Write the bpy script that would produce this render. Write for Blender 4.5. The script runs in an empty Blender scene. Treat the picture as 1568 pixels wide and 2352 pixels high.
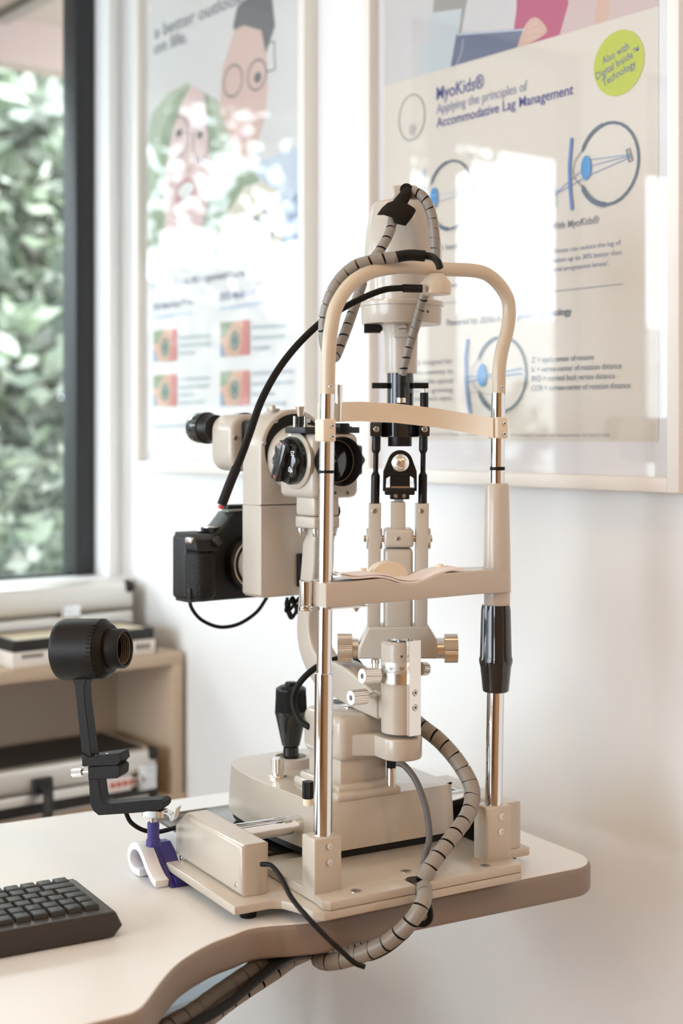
import bpy, bmesh, math, random
from mathutils import Vector, Matrix
random.seed(7)
SC = bpy.context.scene
COL = SC.collection
R = math.radians
# ------------------------------------------------------------------ camera
FPX, CX, HY = 3300.0, 784.0, 990.0
CAM = Vector((0, 0, 1.297))
cd = bpy.data.cameras.new('camera')
cam = bpy.data.objects.new('camera', cd); COL.objects.link(cam)
cam.location = CAM; cam.rotation_euler = (R(90), 0, 0)
cd.sensor_fit = 'VERTICAL'; cd.sensor_height = 36.0; cd.sensor_width = 24.0
cd.lens = FPX / 2352 * 36.0
cd.shift_y = -(1176 - HY) / 2352
cd.clip_start = 0.05
cd.dof.use_dof = True; cd.dof.focus_distance = 1.70; cd.dof.aperture_fstop = 3.2
SC.camera = cam
# ------------------------------------------------------------------ exposure, world, lights
SC.view_settings.view_transform = 'Standard'; SC.view_settings.look = 'None'
SC.view_settings.gamma = 1.0; SC.view_settings.use_curve_mapping = False
SC.view_settings.exposure = 0.1
SKY = 11.8
LAMP = 1.0
wd = bpy.data.worlds.new('overcast_sky'); SC.world = wd; wd.use_nodes = True
nt = wd.node_tree; bg = nt.nodes['Background']
tc = nt.nodes.new('ShaderNodeTexCoord'); sx = nt.nodes.new('ShaderNodeSeparateXYZ'); cr = nt.nodes.new('ShaderNodeValToRGB')
nt.links.new(tc.outputs['Generated'], sx.inputs[0]); nt.links.new(sx.outputs[2], cr.inputs[0]); nt.links.new(cr.outputs[0], bg.inputs[0])
cr.color_ramp.elements[0].position = 0.0; cr.color_ramp.elements[0].color = (.75, .85, 1.0, 1)
cr.color_ramp.elements[1].position = 0.35; cr.color_ramp.elements[1].color = (.90, .975, 1.0, 1)
bg.inputs[1].default_value = SKY

# ------------------------------------------------------------------ frames: turn pixel + plane into a point of the place
class Frame:
    def __init__(s, o, deg):
        s.o = Vector(o); s.deg = deg
        s.M = Matrix.Translation(s.o) @ Matrix.Rotation(R(deg), 4, 'Z')
        s.I = s.M.inverted()
    def un(s, px, py, ax, v):
        r = Vector(((px - CX) / FPX, 1, (HY - py) / FPX))
        c0 = s.I @ CAM; d = s.I.to_3x3() @ r
        return c0 + d * ((v - c0[ax]) / d[ax])
    def xz(s, px, py, y):
        p = s.un(px, py, 1, y); return (p.x, p.z)
    def P(s, px, py, y): return s.un(px, py, 1, y)
    def w(s, *l): return s.M @ Vector(l)
def WP(px, py, Y):
    return CAM + Vector(((px - CX) / FPX, 1, (HY - py) / FPX)) * Y
ZT = 0.755
FI = Frame(((740 - CX) / FPX * 1.6, 1.6, ZT), 30)            # instrument
AXW = FI.w(.14, .058, 0)
FL = Frame(AXW, 0)                                            # illumination arm
FM = Frame(AXW, 36)                                           # microscope arm
CORNER = Vector((-.46, 3.105, 0))
TH = math.degrees(math.atan2(.62, .785))
FW = Frame(CORNER, TH)                                        # window wall
FP = Frame((.4524, 1.95, 0), TH - 90)                         # poster wall
WORLD = Frame((0, 0, 0), 0)

# ------------------------------------------------------------------ materials
MATS = {}
def mat(name, col, rough=.5, metal=0.0, coat=0.0, bump=None, emit=None, noise=None, spec=.5, trans=0.0, ior=1.45):
    m = bpy.data.materials.new(name); m.use_nodes = True
    b = m.node_tree.nodes['Principled BSDF']; N = m.node_tree.nodes; L = m.node_tree.links
    b.inputs['Base Color'].default_value = (*col, 1); b.inputs['Roughness'].default_value = rough
    b.inputs['Metallic'].default_value = metal; b.inputs['Coat Weight'].default_value = coat
    b.inputs['Coat Roughness'].default_value = .08
    b.inputs['Specular IOR Level'].default_value = spec
    b.inputs['Transmission Weight'].default_value = trans; b.inputs['IOR'].default_value = ior
    if emit: b.inputs['Emission Color'].default_value = (*emit[0], 1); b.inputs['Emission Strength'].default_value = emit[1]
    if bump or noise:
        t = N.new('ShaderNodeTexCoord')
    if noise:   # (scale, second colour, stretch)
        mp = N.new('ShaderNodeMapping'); mp.inputs['Scale'].default_value = noise[2]
        n = N.new('ShaderNodeTexNoise'); n.inputs['Scale'].default_value = noise[0]; n.inputs['Detail'].default_value = 4
        mx = N.new('ShaderNodeMix'); mx.data_type = 'RGBA'
        mx.inputs[6].default_value = (*col, 1); mx.inputs[7].default_value = (*noise[1], 1)
        L.new(t.outputs['Object'], mp.inputs[0]); L.new(mp.outputs[0], n.inputs['Vector']); L.new(n.outputs['Fac'], mx.inputs[0]); L.new(mx.outputs[2], b.inputs['Base Color'])
    if bump:    # (scale, strength)
        n2 = N.new('ShaderNodeTexNoise'); n2.inputs['Scale'].default_value = bump[0]; n2.inputs['Detail'].default_value = 3
        bp = N.new('ShaderNodeBump'); bp.inputs['Strength'].default_value = bump[1]; bp.inputs['Distance'].default_value = .002
        L.new(t.outputs['Object'], n2.inputs['Vector']); L.new(n2.outputs['Fac'], bp.inputs['Height']); L.new(bp.outputs[0], b.inputs['Normal'])
    MATS[name] = m; return m
mat('enamel', (.52, .465, .395), .28, coat=.3)
mat('hoop_enamel', (.60, .51, .39), .35, coat=.2)
mat('cream_plastic', (.78, .69, .55), .4)
mat('chrome', (.74, .75, .76), .07, 1.0)
mat('silver', (.80, .77, .72), .27, 1.0)
mat('steel', (.62, .60, .57), .2, 1.0)
mat('black_gloss', (.014, .014, .015), .13, coat=.5)
mat('black', (.010, .009, .0085), .38, spec=.35)
mat('black_matte', (.012, .011, .010), .6, spec=.25)
mat('camera_black', (.016, .016, .017), .42, spec=.35, bump=(900, .15))
mat('leatherette', (.012, .011, .011), .5, spec=.3, bump=(420, .9))
mat('velcro', (.020, .015, .011), .9, bump=(700, .6), spec=.15)
mat('rubber', (.008, .0075, .007), .5, spec=.22)
mat('wrap_grey', (.27, .245, .215), .38)
mat('wrap_dark', (.075, .06, .047), .4)
mat('cord_grey', (.10, .10, .10), .45)
mat('lens_glass', (.01, .01, .012), .03, coat=1.0)
mat('mirror', (.9, .9, .9), .22, 1.0)
mat('white_ink', (.85, .83, .8), .5)
mat('red_ink', (.55, .13, .08), .5)
mat('dark_ink', (.12, .11, .10), .5)
mat('scale_silver', (.78, .76, .70), .35, .6)
mat('led_red', (.8, .05, .05), .4)
mat('paper', (.86, .80, .80), .7)
mat('ivory', (.86, .76, .58), .5)
mat('laminate', (.785, .785, .785), .32)
mat('edge_taupe', (.25, .20, .17), .45)
mat('underside', (.20, .16, .13), .7)
mat('wall_paint', (.85, .855, .85), .7, bump=(220, .12))
mat('ceiling_paint', (.82, .78, .72), .8)
mat('back_paint', (.50, .33, .18), .8)
mat('floor_wood', (.42, .29, .19), .45, noise=(6, (.30, .20, .13), (1, 12, 1)))
mat('white_gloss', (.88, .88, .87), .35)
mat('frame_white', (.86, .82, .76), .4)
mat('door_dark', (.05, .04, .032), .5)
mat('sash_black', (.022, .023, .026), .45)
mat('birch', (.62, .50, .37), .5, noise=(14, (.52, .40, .28), (1, 1, 14)))
mat('shelf_back', (.50, .42, .34), .6)
mat('aluminium', (.74, .72, .68), .35, .75)
mat('case_black', (.02, .019, .018), .55)
mat('box_white', (.80, .76, .70), .55)
mat('cream_felt', (.62, .55, .42), .8)
mat('purple', (.045, .035, .20), .42)
mat('plastic_white', (.82, .82, .83), .35)
mat('key_black', (.03, .031, .032), .42)
mat('kb_top', (.042, .044, .046), .35, noise=(14, (.13, .13, .13), (3, 1, 1)))
mat('kb_case', (.035, .028, .024), .45)
mat('scope_black', (.009, .007, .006), .45, spec=.25)
mat('bin_plastic', (.55, .66, .74), .25, trans=.35)
mat('leaf_a', (.105, .135, .08), .6)
mat('leaf_b', (.18, .205, .15), .6)
mat('leaf_c', (.27, .285, .235), .6)
mat('leaf_d', (.035, .05, .03), .6)
mat('bark', (.12, .09, .07), .9)
mat('soffit', (.20, .14, .11), .8)
mat('fence_grey', (.33, .31, .32), .8)
mat('siding', (.50, .50, .50), .7)
mat('grass', (.14, .19, .08), .9)
def glass_mat(name, ior, tint=(1, 1, 1)):
    m = bpy.data.materials.new(name); m.use_nodes = True; N = m.node_tree.nodes; L = m.node_tree.links
    N.clear(); o = N.new('ShaderNodeOutputMaterial'); mx = N.new('ShaderNodeMixShader')
    t = N.new('ShaderNodeBsdfTransparent'); t.inputs[0].default_value = (*tint, 1)
    g = N.new('ShaderNodeBsdfGlossy'); g.inputs['Roughness'].default_value = 0.0
    ge = N.new('ShaderNodeNewGeometry'); dt = N.new('ShaderNodeVectorMath'); dt.operation = 'DOT_PRODUCT'
    L.new(ge.outputs['Normal'], dt.inputs[0]); L.new(ge.outputs['Incoming'], dt.inputs[1])
    ab = N.new('ShaderNodeMath'); ab.operation = 'ABSOLUTE'; L.new(dt.outputs['Value'], ab.inputs[0])
    om = N.new('ShaderNodeMath'); om.operation = 'SUBTRACT'; om.inputs[0].default_value = 1.0; L.new(ab.outputs[0], om.inputs[1])
    pw = N.new('ShaderNodeMath'); pw.operation = 'POWER'; pw.inputs[1].default_value = 5.0; L.new(om.outputs[0], pw.inputs[0])
    r0 = 2 * ((ior - 1) / (ior + 1)) ** 2      # both faces of the pane
    f = N.new('ShaderNodeMath'); f.operation = 'MULTIPLY_ADD'; f.inputs[1].default_value = 1 - r0; f.inputs[2].default_value = r0; L.new(pw.outputs[0], f.inputs[0])
    L.new(f.outputs[0], mx.inputs[0]); L.new(t.outputs[0], mx.inputs[1]); L.new(g.outputs[0], mx.inputs[2]); L.new(mx.outputs[0], o.inputs[0])
    MATS[name] = m; return m
glass_mat('picture_glass', 1.55, (.99, .99, .99)); glass_mat('window_glass', 1.5, (.96, .98, .97))

# ------------------------------------------------------------------ mesh builder
MW = {}
def smooth_path(pts, res=8):
    pts = [Vector(p) for p in pts]
    if len(pts) < 3: return pts
    out = []
    ext = [pts[0] * 2 - pts[1]] + pts + [pts[-1] * 2 - pts[-2]]
    for i in range(1, len(ext) - 2):
        p0, p1, p2, p3 = ext[i - 1:i + 3]
        for k in range(res):
            t = k / res
            out.append(.5 * ((2 * p1) + (p2 - p0) * t + (2 * p0 - 5 * p1 + 4 * p2 - p3) * t * t + (3 * p1 - p0 - 3 * p2 + p3) * t ** 3))
    out.append(pts[-1]); return out
def resample(path, n):
    d = [0]
    for a, b in zip(path, path[1:]): d.append(d[-1] + (b - a).length)
    out = []; j = 0
    for i in range(n + 1):
        s = d[-1] * i / n
        while j < len(d) - 2 and d[j + 1] < s: j += 1
        t = (s - d[j]) / max(1e-9, d[j + 1] - d[j]); out.append(path[j].lerp(path[j + 1], min(1, max(0, t))))
    return out, d[-1]
def frames(path):
    fr = []; prev = None
    for i, p in enumerate(path):
        t = (path[min(i + 1, len(path) - 1)] - path[max(i - 1, 0)]).normalized()
        if prev is None:
            up = Vector((0, 0, 1)) if abs(t.z) < .9 else Vector((1, 0, 0))
            n = t.cross(up).normalized()
        else:
            n = (prev - t * prev.dot(t)).normalized()
        prev = n; fr.append((p, t, n, t.cross(n)))
    return fr
class MB:
    def __init__(s, frame=WORLD):
        s.M = frame.M if isinstance(frame, Frame) else frame
        s.v = []; s.f = []; s.mi = []; s.mats = []
    def slot(s, m):
        if m not in s.mats: s.mats.append(m)
        return s.mats.index(m)
    def raw(s, vs, fs, m, world=False):
        k = s.slot(m); o = len(s.v)
        s.v += [Vector(v) if world else s.M @ Vector(v) for v in vs]
        for f in fs: s.f.append([o + i for i in f]); s.mi.append(k)
        return s
    def bm(s, b, m):
        b.verts.index_update()
        s.raw([v.co.copy() for v in b.verts], [[v.index for v in f.verts] for f in b.faces], m); b.free(); return s
    def box(s, x0, x1, y0, y1, z0, z1, m, bev=0, seg=2):
        b = bmesh.new(); bmesh.ops.create_cube(b, size=1)
        for v in b.verts: v.co = Vector(((x0 + x1) / 2 + v.co.x * (x1 - x0), (y0 + y1) / 2 + v.co.y * (y1 - y0), (z0 + z1) / 2 + v.co.z * (z1 - z0)))
        if bev: bmesh.ops.bevel(b, geom=b.edges[:], offset=bev, segments=seg, affect='EDGES', profile=.5)
        return s.bm(b, m)
    def poly(s, pts, plane, a, c, m, bev=0, seg=2, top=None):
        # outline extruded between a and c along the axis the plane leaves out
        def P(p, d): return {'xz': (p[0], d, p[1]), 'xy': (p[0], p[1], d), 'yz': (d, p[0], p[1])}[plane]
        b = bmesh.new(); A = [b.verts.new(P(p, a)) for p in pts]; B = [b.verts.new(P(p, c)) for p in (top or pts)]
        n = len(pts); fa = b.faces.new(A); fb = b.faces.new(B[::-1])
        for i in range(n): b.faces.new((A[i], B[i], B[(i + 1) % n], A[(i + 1) % n]))
        bmesh.ops.recalc_face_normals(b, faces=b.faces[:])
        if bev:
            e = list(set(list(fa.edges) + list(fb.edges)))
            bmesh.ops.bevel(b, geom=e, offset=bev, segments=seg, affect='EDGES', profile=.5, clamp_overlap=True)
        return s.bm(b, m)
    def lathe(s, prof, c, m, axis='z', seg=32, sx=1, sy=1, cap=True):
        c = Vector(c)
        if isinstance(axis, str): axis = {'x': (1, 0, 0), 'y': (0, 1, 0), 'z': (0, 0, 1)}[axis]
        az = Vector(axis).normalized()
        ax = Vector((1, 0, 0)) if abs(az.x) < .9 else Vector((0, 1, 0))
        ax = (ax - az * ax.dot(az)).normalized(); ay = az.cross(ax)
        vs = []; fs = []
        for r, h in prof:
            for k in range(seg):
                t = 2 * math.pi * k / seg
                vs.append(c + az * h + ax * (r * math.cos(t) * sx) + ay * (r * math.sin(t) * sy))
        for i in range(len(prof) - 1):
            for k in range(seg):
                fs.append((i * seg + k, i * seg + (k + 1) % seg, (i + 1) * seg + (k + 1) % seg, (i + 1) * seg + k))
        if cap:
            if prof[0][0] > 1e-6: fs.append(tuple(range(seg))[::-1])
            if prof[-1][0] > 1e-6: fs.append(tuple((len(prof) - 1) * seg + k for k in range(seg)))
        return s.raw(vs, fs, m)
    def cyl(s, p0, p1, r, m, seg=28, r1=None, bev=0):
        p0, p1 = Vector(p0), Vector(p1); L = (p1 - p0).length; r1 = r if r1 is None else r1
        pr = [(r, 0), (r1, L)] if not bev else [(r - bev, 0), (r, bev), (r1, L - bev), (r1 - bev, L)]
        return s.lathe(pr, p0, m, (p1 - p0), seg)
    def knurl(s, p0, p1, r, m, n=40, d=.0006):
        # fluted cylinder
        p0, p1 = Vector(p0), Vector(p1); az = (p1 - p0).normalized()
        ax = Vector((1, 0, 0)) if abs(az.x) < .9 else Vector((0, 1, 0)); ax = (ax - az * ax.dot(az)).normalized(); ay = az.cross(ax)
        N = n * 2; vs = []
        for p in (p0, p1):
            for k in range(N):
                t = 2 * math.pi * k / N; q = r - (d if k % 2 else 0)
                vs.append(p + ax * q * math.cos(t) + ay * q * math.sin(t))
        fs = [(k, (k + 1) % N, N + (k + 1) % N, N + k) for k in range(N)] + [tuple(range(N))[::-1], tuple(range(N, 2 * N))]
        return s.raw(vs, fs, m)
    def tube(s, pts, r, m, seg=14, res=8, smooth=True, flat=1.0):
        path = smooth_path(pts, res) if smooth else [Vector(p) for p in pts]
        fr = frames(path); vs = []; fs = []; n = len(fr)
        for i, (p, t, a, b) in enumerate(fr):
            q = r if not isinstance(r, (list, tuple)) else r[0] + (r[1] - r[0]) * i / (n - 1)
            for k in range(seg):
                w = 2 * math.pi * k / seg; vs.append(p + a * (q * math.cos(w)) + b * (q * flat * math.sin(w)))
        for i in range(n - 1):
            for k in range(seg): fs.append((i * seg + k, i * seg + (k + 1) % seg, (i + 1) * seg + (k + 1) % seg, (i + 1) * seg + k))
        fs += [tuple(range(seg))[::-1], tuple((n - 1) * seg + k for k in range(seg))]
        return s.raw(vs, fs, m)
    def build(s, name, parent=None, loc=None, sharp=31, kind=None, label=None):
        root = MW[parent] if parent is not None else (Matrix.Translation(loc) if loc is not None else Matrix.Identity(4))
        inv = root.inverted()
        me = bpy.data.meshes.new(name); me.from_pydata([inv @ v for v in s.v], [], s.f)
        for m in s.mats: me.materials.append(MATS[m])
        me.polygons.foreach_set('material_index', s.mi)
        b = bmesh.new(); b.from_mesh(me); bmesh.ops.recalc_face_normals(b, faces=b.faces[:]); b.to_mesh(me); b.free()
        me.polygons.foreach_set('use_smooth', [True] * len(me.polygons))
        me.set_sharp_from_angle(angle=R(sharp)); me.update()
        o = bpy.data.objects.new(name, me); COL.objects.link(o)
        if parent is not None: o.parent = parent; MW[o] = root
        else: o.matrix_world = root; MW[o] = root
        if kind: o['kind'] = kind
        if label: o['label'] = label
        return o
def thing(name, label, cat, loc, group=None):
    o = bpy.data.objects.new(name, None); COL.objects.link(o); o.empty_display_size = .05
    o.location = loc; MW[o] = Matrix.Translation(loc); o['label'] = label; o['category'] = cat
    if group: o['group'] = group
    return o
def tag(o, label, cat, group=None):
    o['label'] = label; o['category'] = cat
    if group: o['group'] = group
    return o
def circ(cx, cz, r, a0, a1, n):
    return [(cx + r * math.cos(R(a0 + (a1 - a0) * i / n)), cz + r * math.sin(R(a0 + (a1 - a0) * i / n))) for i in range(n + 1)]
def rrect(x0, x1, z0, z1, r, n=6):
    return circ(x1 - r, z1 - r, r, 0, 90, n) + circ(x0 + r, z1 - r, r, 90, 180, n) + circ(x0 + r, z0 + r, r, 180, 270, n) + circ(x1 - r, z0 + r, r, 270, 360, n)
def screw(fr, c, axis, r, parent, name='screw', dark=True, h=.0012):
    m = MB(fr); a = Vector(axis).normalized(); c = Vector(c)
    m.lathe([(r, -h), (r, 0), (r * .8, h * .6)], c, 'steel', a, 18)
    m.lathe([(r * .42, h * .4), (r * .42, h * .75)], c, 'dark_ink', a, 6)
    return m.build(name, parent)
# --- flat lettering as mesh
_tc = {}
def glyphs(body, bold=0.0):
    k = (body, bold)
    if k not in _tc:
        cu = bpy.data.curves.new('lettering', 'FONT'); cu.body = body; cu.resolution_u = 3; cu.offset = bold
        ob = bpy.data.objects.new('lettering', cu); COL.objects.link(ob)
        dg = bpy.context.evaluated_depsgraph_get(); dg.update()
        me = bpy.data.meshes.new_from_object(ob.evaluated_get(dg))
        _tc[k] = ([(v.co.x, v.co.y) for v in me.vertices], [list(p.vertices) for p in me.polygons])
        bpy.data.objects.remove(ob); bpy.data.curves.remove(cu); bpy.data.meshes.remove(me)
    return _tc[k]
def write(mb, body, p0, p1, cap, y, m, bold=0.0, fn=None):
    # letters between p0 and p1 (both in the plane), cap height in metres
    vs, fs = glyphs(body, bold)
    x0 = min(v[0] for v in vs); x1 = max(v[0] for v in vs); s = cap / .70
    d = Vector((p1[0] - p0[0], p1[1] - p0[1])); n = Vector((-d.y, d.x)).normalized()
    q = []
    for x, yy in vs:
        t = (x - x0) / (x1 - x0); a = Vector(p0) + d * t + n * (yy * s)
        q.append(fn(a.x, a.y) if fn else (a.x, y, a.y))
    mb.raw(q, fs, m)

# ================================================================== THE ROOM
H = 2.62; RX, RY = -4.3, -4.9
def st(mb, name): return mb.build(name, kind='structure')
st(MB(FW).box(RX - .1, .1, RY - .1, .3, -.1, 0, 'floor_wood'), 'floor')
st(MB(FW).box(RX - .1, .1, RY - .1, .2, H, H + .1, 'ceiling_paint'), 'ceiling')
st(MB(FW).box(0, .12, RY, .2, 0, H, 'wall_paint'), 'wall_right')
LW0, LW1 = -2.2, -.3
st(MB(FW).box(RX - .12, RX, RY, LW0, 0, H, 'back_paint').box(RX - .12, RX, LW1, .2, 0, H, 'back_paint').box(RX - .12, RX, LW0, LW1, 0, .35, 'back_paint').box(RX - .12, RX, LW0, LW1, 2.36, H, 'back_paint'), 'wall_left')
fr = MB(FW).box(RX - .1, RX - .05, LW0, LW0 + .05, .35, 2.36, 'sash_black').box(RX - .1, RX - .05, LW1 - .05, LW1, .35, 2.36, 'sash_black').box(RX - .1, RX - .05, LW0, LW1, .35, .40, 'sash_black').box(RX - .1, RX - .05, LW0, LW1, 2.31, 2.36, 'sash_black').box(RX - .1, RX - .05, -1.28, -1.22, .35, 2.36, 'sash_black')
root = fr.build('window_4', kind='structure')  # unseen window, added so cool daylight reaches the right wall
gl = MB(FW); gl.raw([(RX - .08, LW0 + .05, .40), (RX - .08, LW1 - .05, .40), (RX - .08, LW1 - .05, 2.31), (RX - .08, LW0 + .05, 2.31)], [(0, 1, 2, 3)], 'window_glass'); gl.build('window_pane', root)
la = bpy.data.lights.new('daylight_portal', 'AREA'); la.shape = 'RECTANGLE'; la.size = LW1 - LW0; la.size_y = 2.01
la.cycles.is_portal = True
lo = bpy.data.objects.new('daylight_portal', la); COL.objects.link(lo)
lo.matrix_world = FW.M @ Matrix.Translation((RX - .16, (LW0 + LW1) / 2, 1.355)) @ Matrix.Rotation(R(90), 4, 'Z') @ Matrix.Rotation(R(-90), 4, 'X')
st(MB(FW).box(RX, 0, RY - .12, RY, 0, H, 'back_paint'), 'wall_front')
SILL = .985; WT = 2.36
m = MB(FW)      # window wall with three openings
m.box(RX, 0, 0, .16, 0, SILL - .02, 'wall_paint'); m.box(RX, 0, 0, .16, WT, H, 'wall_paint')
m.box(-.03, 0, 0, .16, SILL - .02, WT, 'white_gloss')
m.box(-.847, -.70, 0, .16, SILL - .02, WT, 'wall_paint')
m.box(-1.75, -1.536, 0, .16, SILL - .02, WT, 'wall_paint')
m.box(RX, -3.3, 0, .16, SILL - .02, WT, 'wall_paint')
st(m, 'wall_back')
st(MB(FW).box(RX, -.0, -.03, .07, SILL - .02, SILL, 'white_gloss', .003), 'trim_sill')
for i, (a, b, mull) in enumerate(((-.70, -.048, None), (-1.536, -.847, -1.032), (-3.3, -1.75, -2.5))):
    fr = MB(FW); w = .047
    fr.box(a, a + w, .06, .12, SILL, WT, 'sash_black', .002); fr.box(b - w, b, .06, .12, SILL, WT, 'sash_black', .002)
    fr.box(a, b, .062, .118, WT - w, WT, 'sash_black'); fr.box(a + w, b - w, .075, .105, SILL, SILL + .006, 'sash_black')
    if mull: fr.box(mull - .027, mull + .027, .062, .118, SILL, WT, 'sash_black')
    root = fr.build('window_%d' % (i + 1), kind='structure')
    gl = MB(FW); gl.raw([(a + w, .09, SILL), (b - w, .09, SILL), (b - w, .09, WT - w), (a + w, .09, WT - w)], [(0, 1, 2, 3)], 'window_glass')
    gl.build('window_pane', root)
    if i == 0:
        st(MB(FW).box(b, -.012, .0, .16, SILL, WT, 'white_gloss', .002), 'trim_jamb')
    # daylight portal in each opening
    la = bpy.data.lights.new('daylight_portal', 'AREA'); la.shape = 'RECTANGLE'; la.size = b - a; la.size_y = WT - SILL
    la.cycles.is_portal = True
    lo = bpy.data.objects.new('daylight_portal', la); COL.objects.link(lo)
    lo.matrix_world = FW.M @ Matrix.Translation(((a + b) / 2, .2, (SILL + WT) / 2)) @ Matrix.Rotation(R(-90), 4, 'X')
dr = st(MB(FW).box(RX, RX + .03, -3.75, -2.75, 0, 2.1, 'door_dark', .003), 'door_added_dark')  # unseen dark door, added to reflect as a dark band in the chrome
MB(FW).cyl((RX + .05, -2.85, 1.02), (RX + .05, -2.97, 1.02), .009, 'steel', 14).cyl((RX + .02, -2.85, 1.02), (RX + .058, -2.85, 1.02), .009, 'steel', 14).build('added_door_handle', dr)
# ceiling lamps (seen as warm spots in the picture glass)
for i, (x, y) in enumerate(((-.75, -1.0), (-.75, -2.3), (-.75, -3.6), (-2.0, -1.0), (-2.0, -2.3), (-2.0, -3.6), (-3.3, -1.6), (-3.3, -3.0))):
    t = thing('ceiling_downlight', 'round warm recessed ceiling downlight above the exam desk', 'ceiling light', FW.w(x, y, H), 'recessed ceiling downlights')
    MB(FW).lathe([(.045, 0), (.06, 0), (.06, -.006), (.045, -.004)], (x, y, H), 'white_gloss', seg=28, cap=False).build('trim_ring', t)
    em = mat('lamp_glow_%d' % i, (1, .8, .6), .5, emit=((1, .62, .30), 14.0)) if i == 0 else MATS['lamp_glow_0']
    MATS['lamp_glow'] = em
    MB(FW).lathe([(.045, -.002), (0, -.002)], (x, y, H), 'lamp_glow', seg=28, cap=False).build('lamp_lens', t)
    la = bpy.data.lights.new('downlight_lamp', 'AREA'); la.shape = 'DISK'; la.size = .09; la.energy = LAMP * (1.0 if y > -1.2 else 2.2 if y > -2.5 else 8.5); la.color = (1, .58, .26); la.spread = R(150)
    lo = bpy.data.objects.new('downlight_lamp', la); COL.objects.link(lo); lo.parent = t; lo.location = (0, 0, -.012)

# ================================================================== OUTSIDE
st(MB(FW).box(-9, 6, .3, 12, -.35, -.25, 'grass'), 'ground')
st(MB(FW).box(-4.6, 1.2, .2, .95, 2.42, 2.50, 'soffit').box(-4.6, 1.2, .9, .98, 2.30, 2.52, 'soffit').box(-1.2, -1.16, .2, .9, 2.40, 2.42, 'bark').box(.10, .14, .2, .9, 2.40, 2.42, 'bark'), 'roof_soffit')
t = thing('garden_fence', 'grey board garden fence behind the hedge outside the window', 'fence', FW.w(.6, 3.4, -.25))
m = MB(FW)
for k in range(14): m.box(-.9 + k * .25, -.9 + k * .25 + .235, 3.4, 3.43, -.25, 1.12, 'fence_grey')
m.build('board_panel', t)
MB(FW).box(-.9, 2.6, 3.36, 3.4, .9, 1.0, 'fence_grey').build('rail', t)
t = thing('neighbour_house', 'pale weatherboard house wall outside, mirrored in the picture glass', 'house', FW.w(-4, 5, -.25))
m = MB(FW)
for k in range(15): m.poly([(-8, -.25 + k * .16), (-8, -.25 + k * .16 + .17), (-2.6, -.25 + k * .16 + .17), (-2.6, -.25 + k * .16)], 'xz', 5.0 - .02, 5.03, 'siding')
m.build('siding', t)
def plant(name, label, cat, x, y, z0, rx, rz, n, mats, leaf, trunk=True, group='trees and bushes in the garden'):
    t = thing(name, label, cat, FW.w(x, y, -.25), group)
    m = MB(FW); rnd = random.Random(int(x * 100) + int(y * 1000))
    # clumps of leaves
    cl = [(rnd.gauss(0, .42) * rx, rnd.gauss(0, .42) * rx, rnd.uniform(-1, 1) * rz, rnd.uniform(.12, .30) * rx) for _ in range(max(10, n // 70))]
    for _ in range(n):
        cx_, cy_, cz_, cr_ = rnd.choice(cl)
        d = Vector((rnd.gauss(0, 1), rnd.gauss(0, 1), rnd.gauss(0, 1))).normalized() * cr_ * rnd.uniform(.5, 1)
        p = Vector((x + cx_, y + cy_, z0 + cz_)) + d
        a = Vector((rnd.gauss(0, 1), rnd.gauss(0, 1), rnd.gauss(0, .6))).normalized(); b = a.cross(Vector((rnd.gauss(0, 1), rnd.gauss(0, 1), rnd.gauss(0, 1)))).normalized()
        s = leaf * rnd.uniform(.6, 1.3)
        m.raw([p - a * s, p + b * s * .45 + a * s * .1, p + a * s, p - b * s * .45 + a * s * .1], [(0, 1, 2, 3)], mats[min(len(mats) - 1, int(rnd.random() ** 1.2 * len(mats)))])
    m.build('foliage', t)
    if trunk: MB(FW).tube([(x, y, -.25), (x + .03, y, z0 * .5), (x, y, z0)], (.06, .03), 'bark', 8, 4).build('trunk', t)
LV = ['leaf_b', 'leaf_a', 'leaf_c', 'leaf_d']
plant('garden_shrub', 'leafy green shrub outside, low beside the window sill', 'shrub', .55, 1.7, .75, .75, .55, 2600, LV, .06, group=None)
plant('garden_tree', 'bushy green tree outside, in the middle of the window view', 'tree', 1.3, 2.7, 1.5, .9, .9, 6000, LV, .07, group=None)
plant('garden_tree', 'pale leafy tree outside, rising towards the eaves', 'tree', 1.7, 4.3, 2.3, 1.4, 1.4, 6500, ['leaf_c', 'leaf_c', 'leaf_b', 'leaf_a'], .095, group=None)
plant('garden_tree', 'dark green tree outside, at the left of the window view', 'tree', .2, 3.0, 1.55, .8, .75, 3600, ['leaf_a', 'leaf_d', 'leaf_b'], .06, group=None)
plant('garden_tree', 'tall tree outside, farthest back behind the others', 'tree', .5, 5.8, 1.7, 1.9, 2.0, 9000, ['leaf_b', 'leaf_c', 'leaf_a'], .12, group=None)
plant('garden_tree', 'leafy tree outside, seen only as a reflection over the laughing people poster', 'tree', -2.4, 2.6, 1.75, 1.1, 1.3, 4800, LV, .07, group=None)
plant('garden_tree', 'pale loose tree outside, seen only as a reflection near the wall between the posters', 'tree', -1.6, 4.6, 2.0, 1.3, 1.7, 4200, ['leaf_c', 'leaf_b', 'leaf_a'], .08, group=None)

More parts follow.
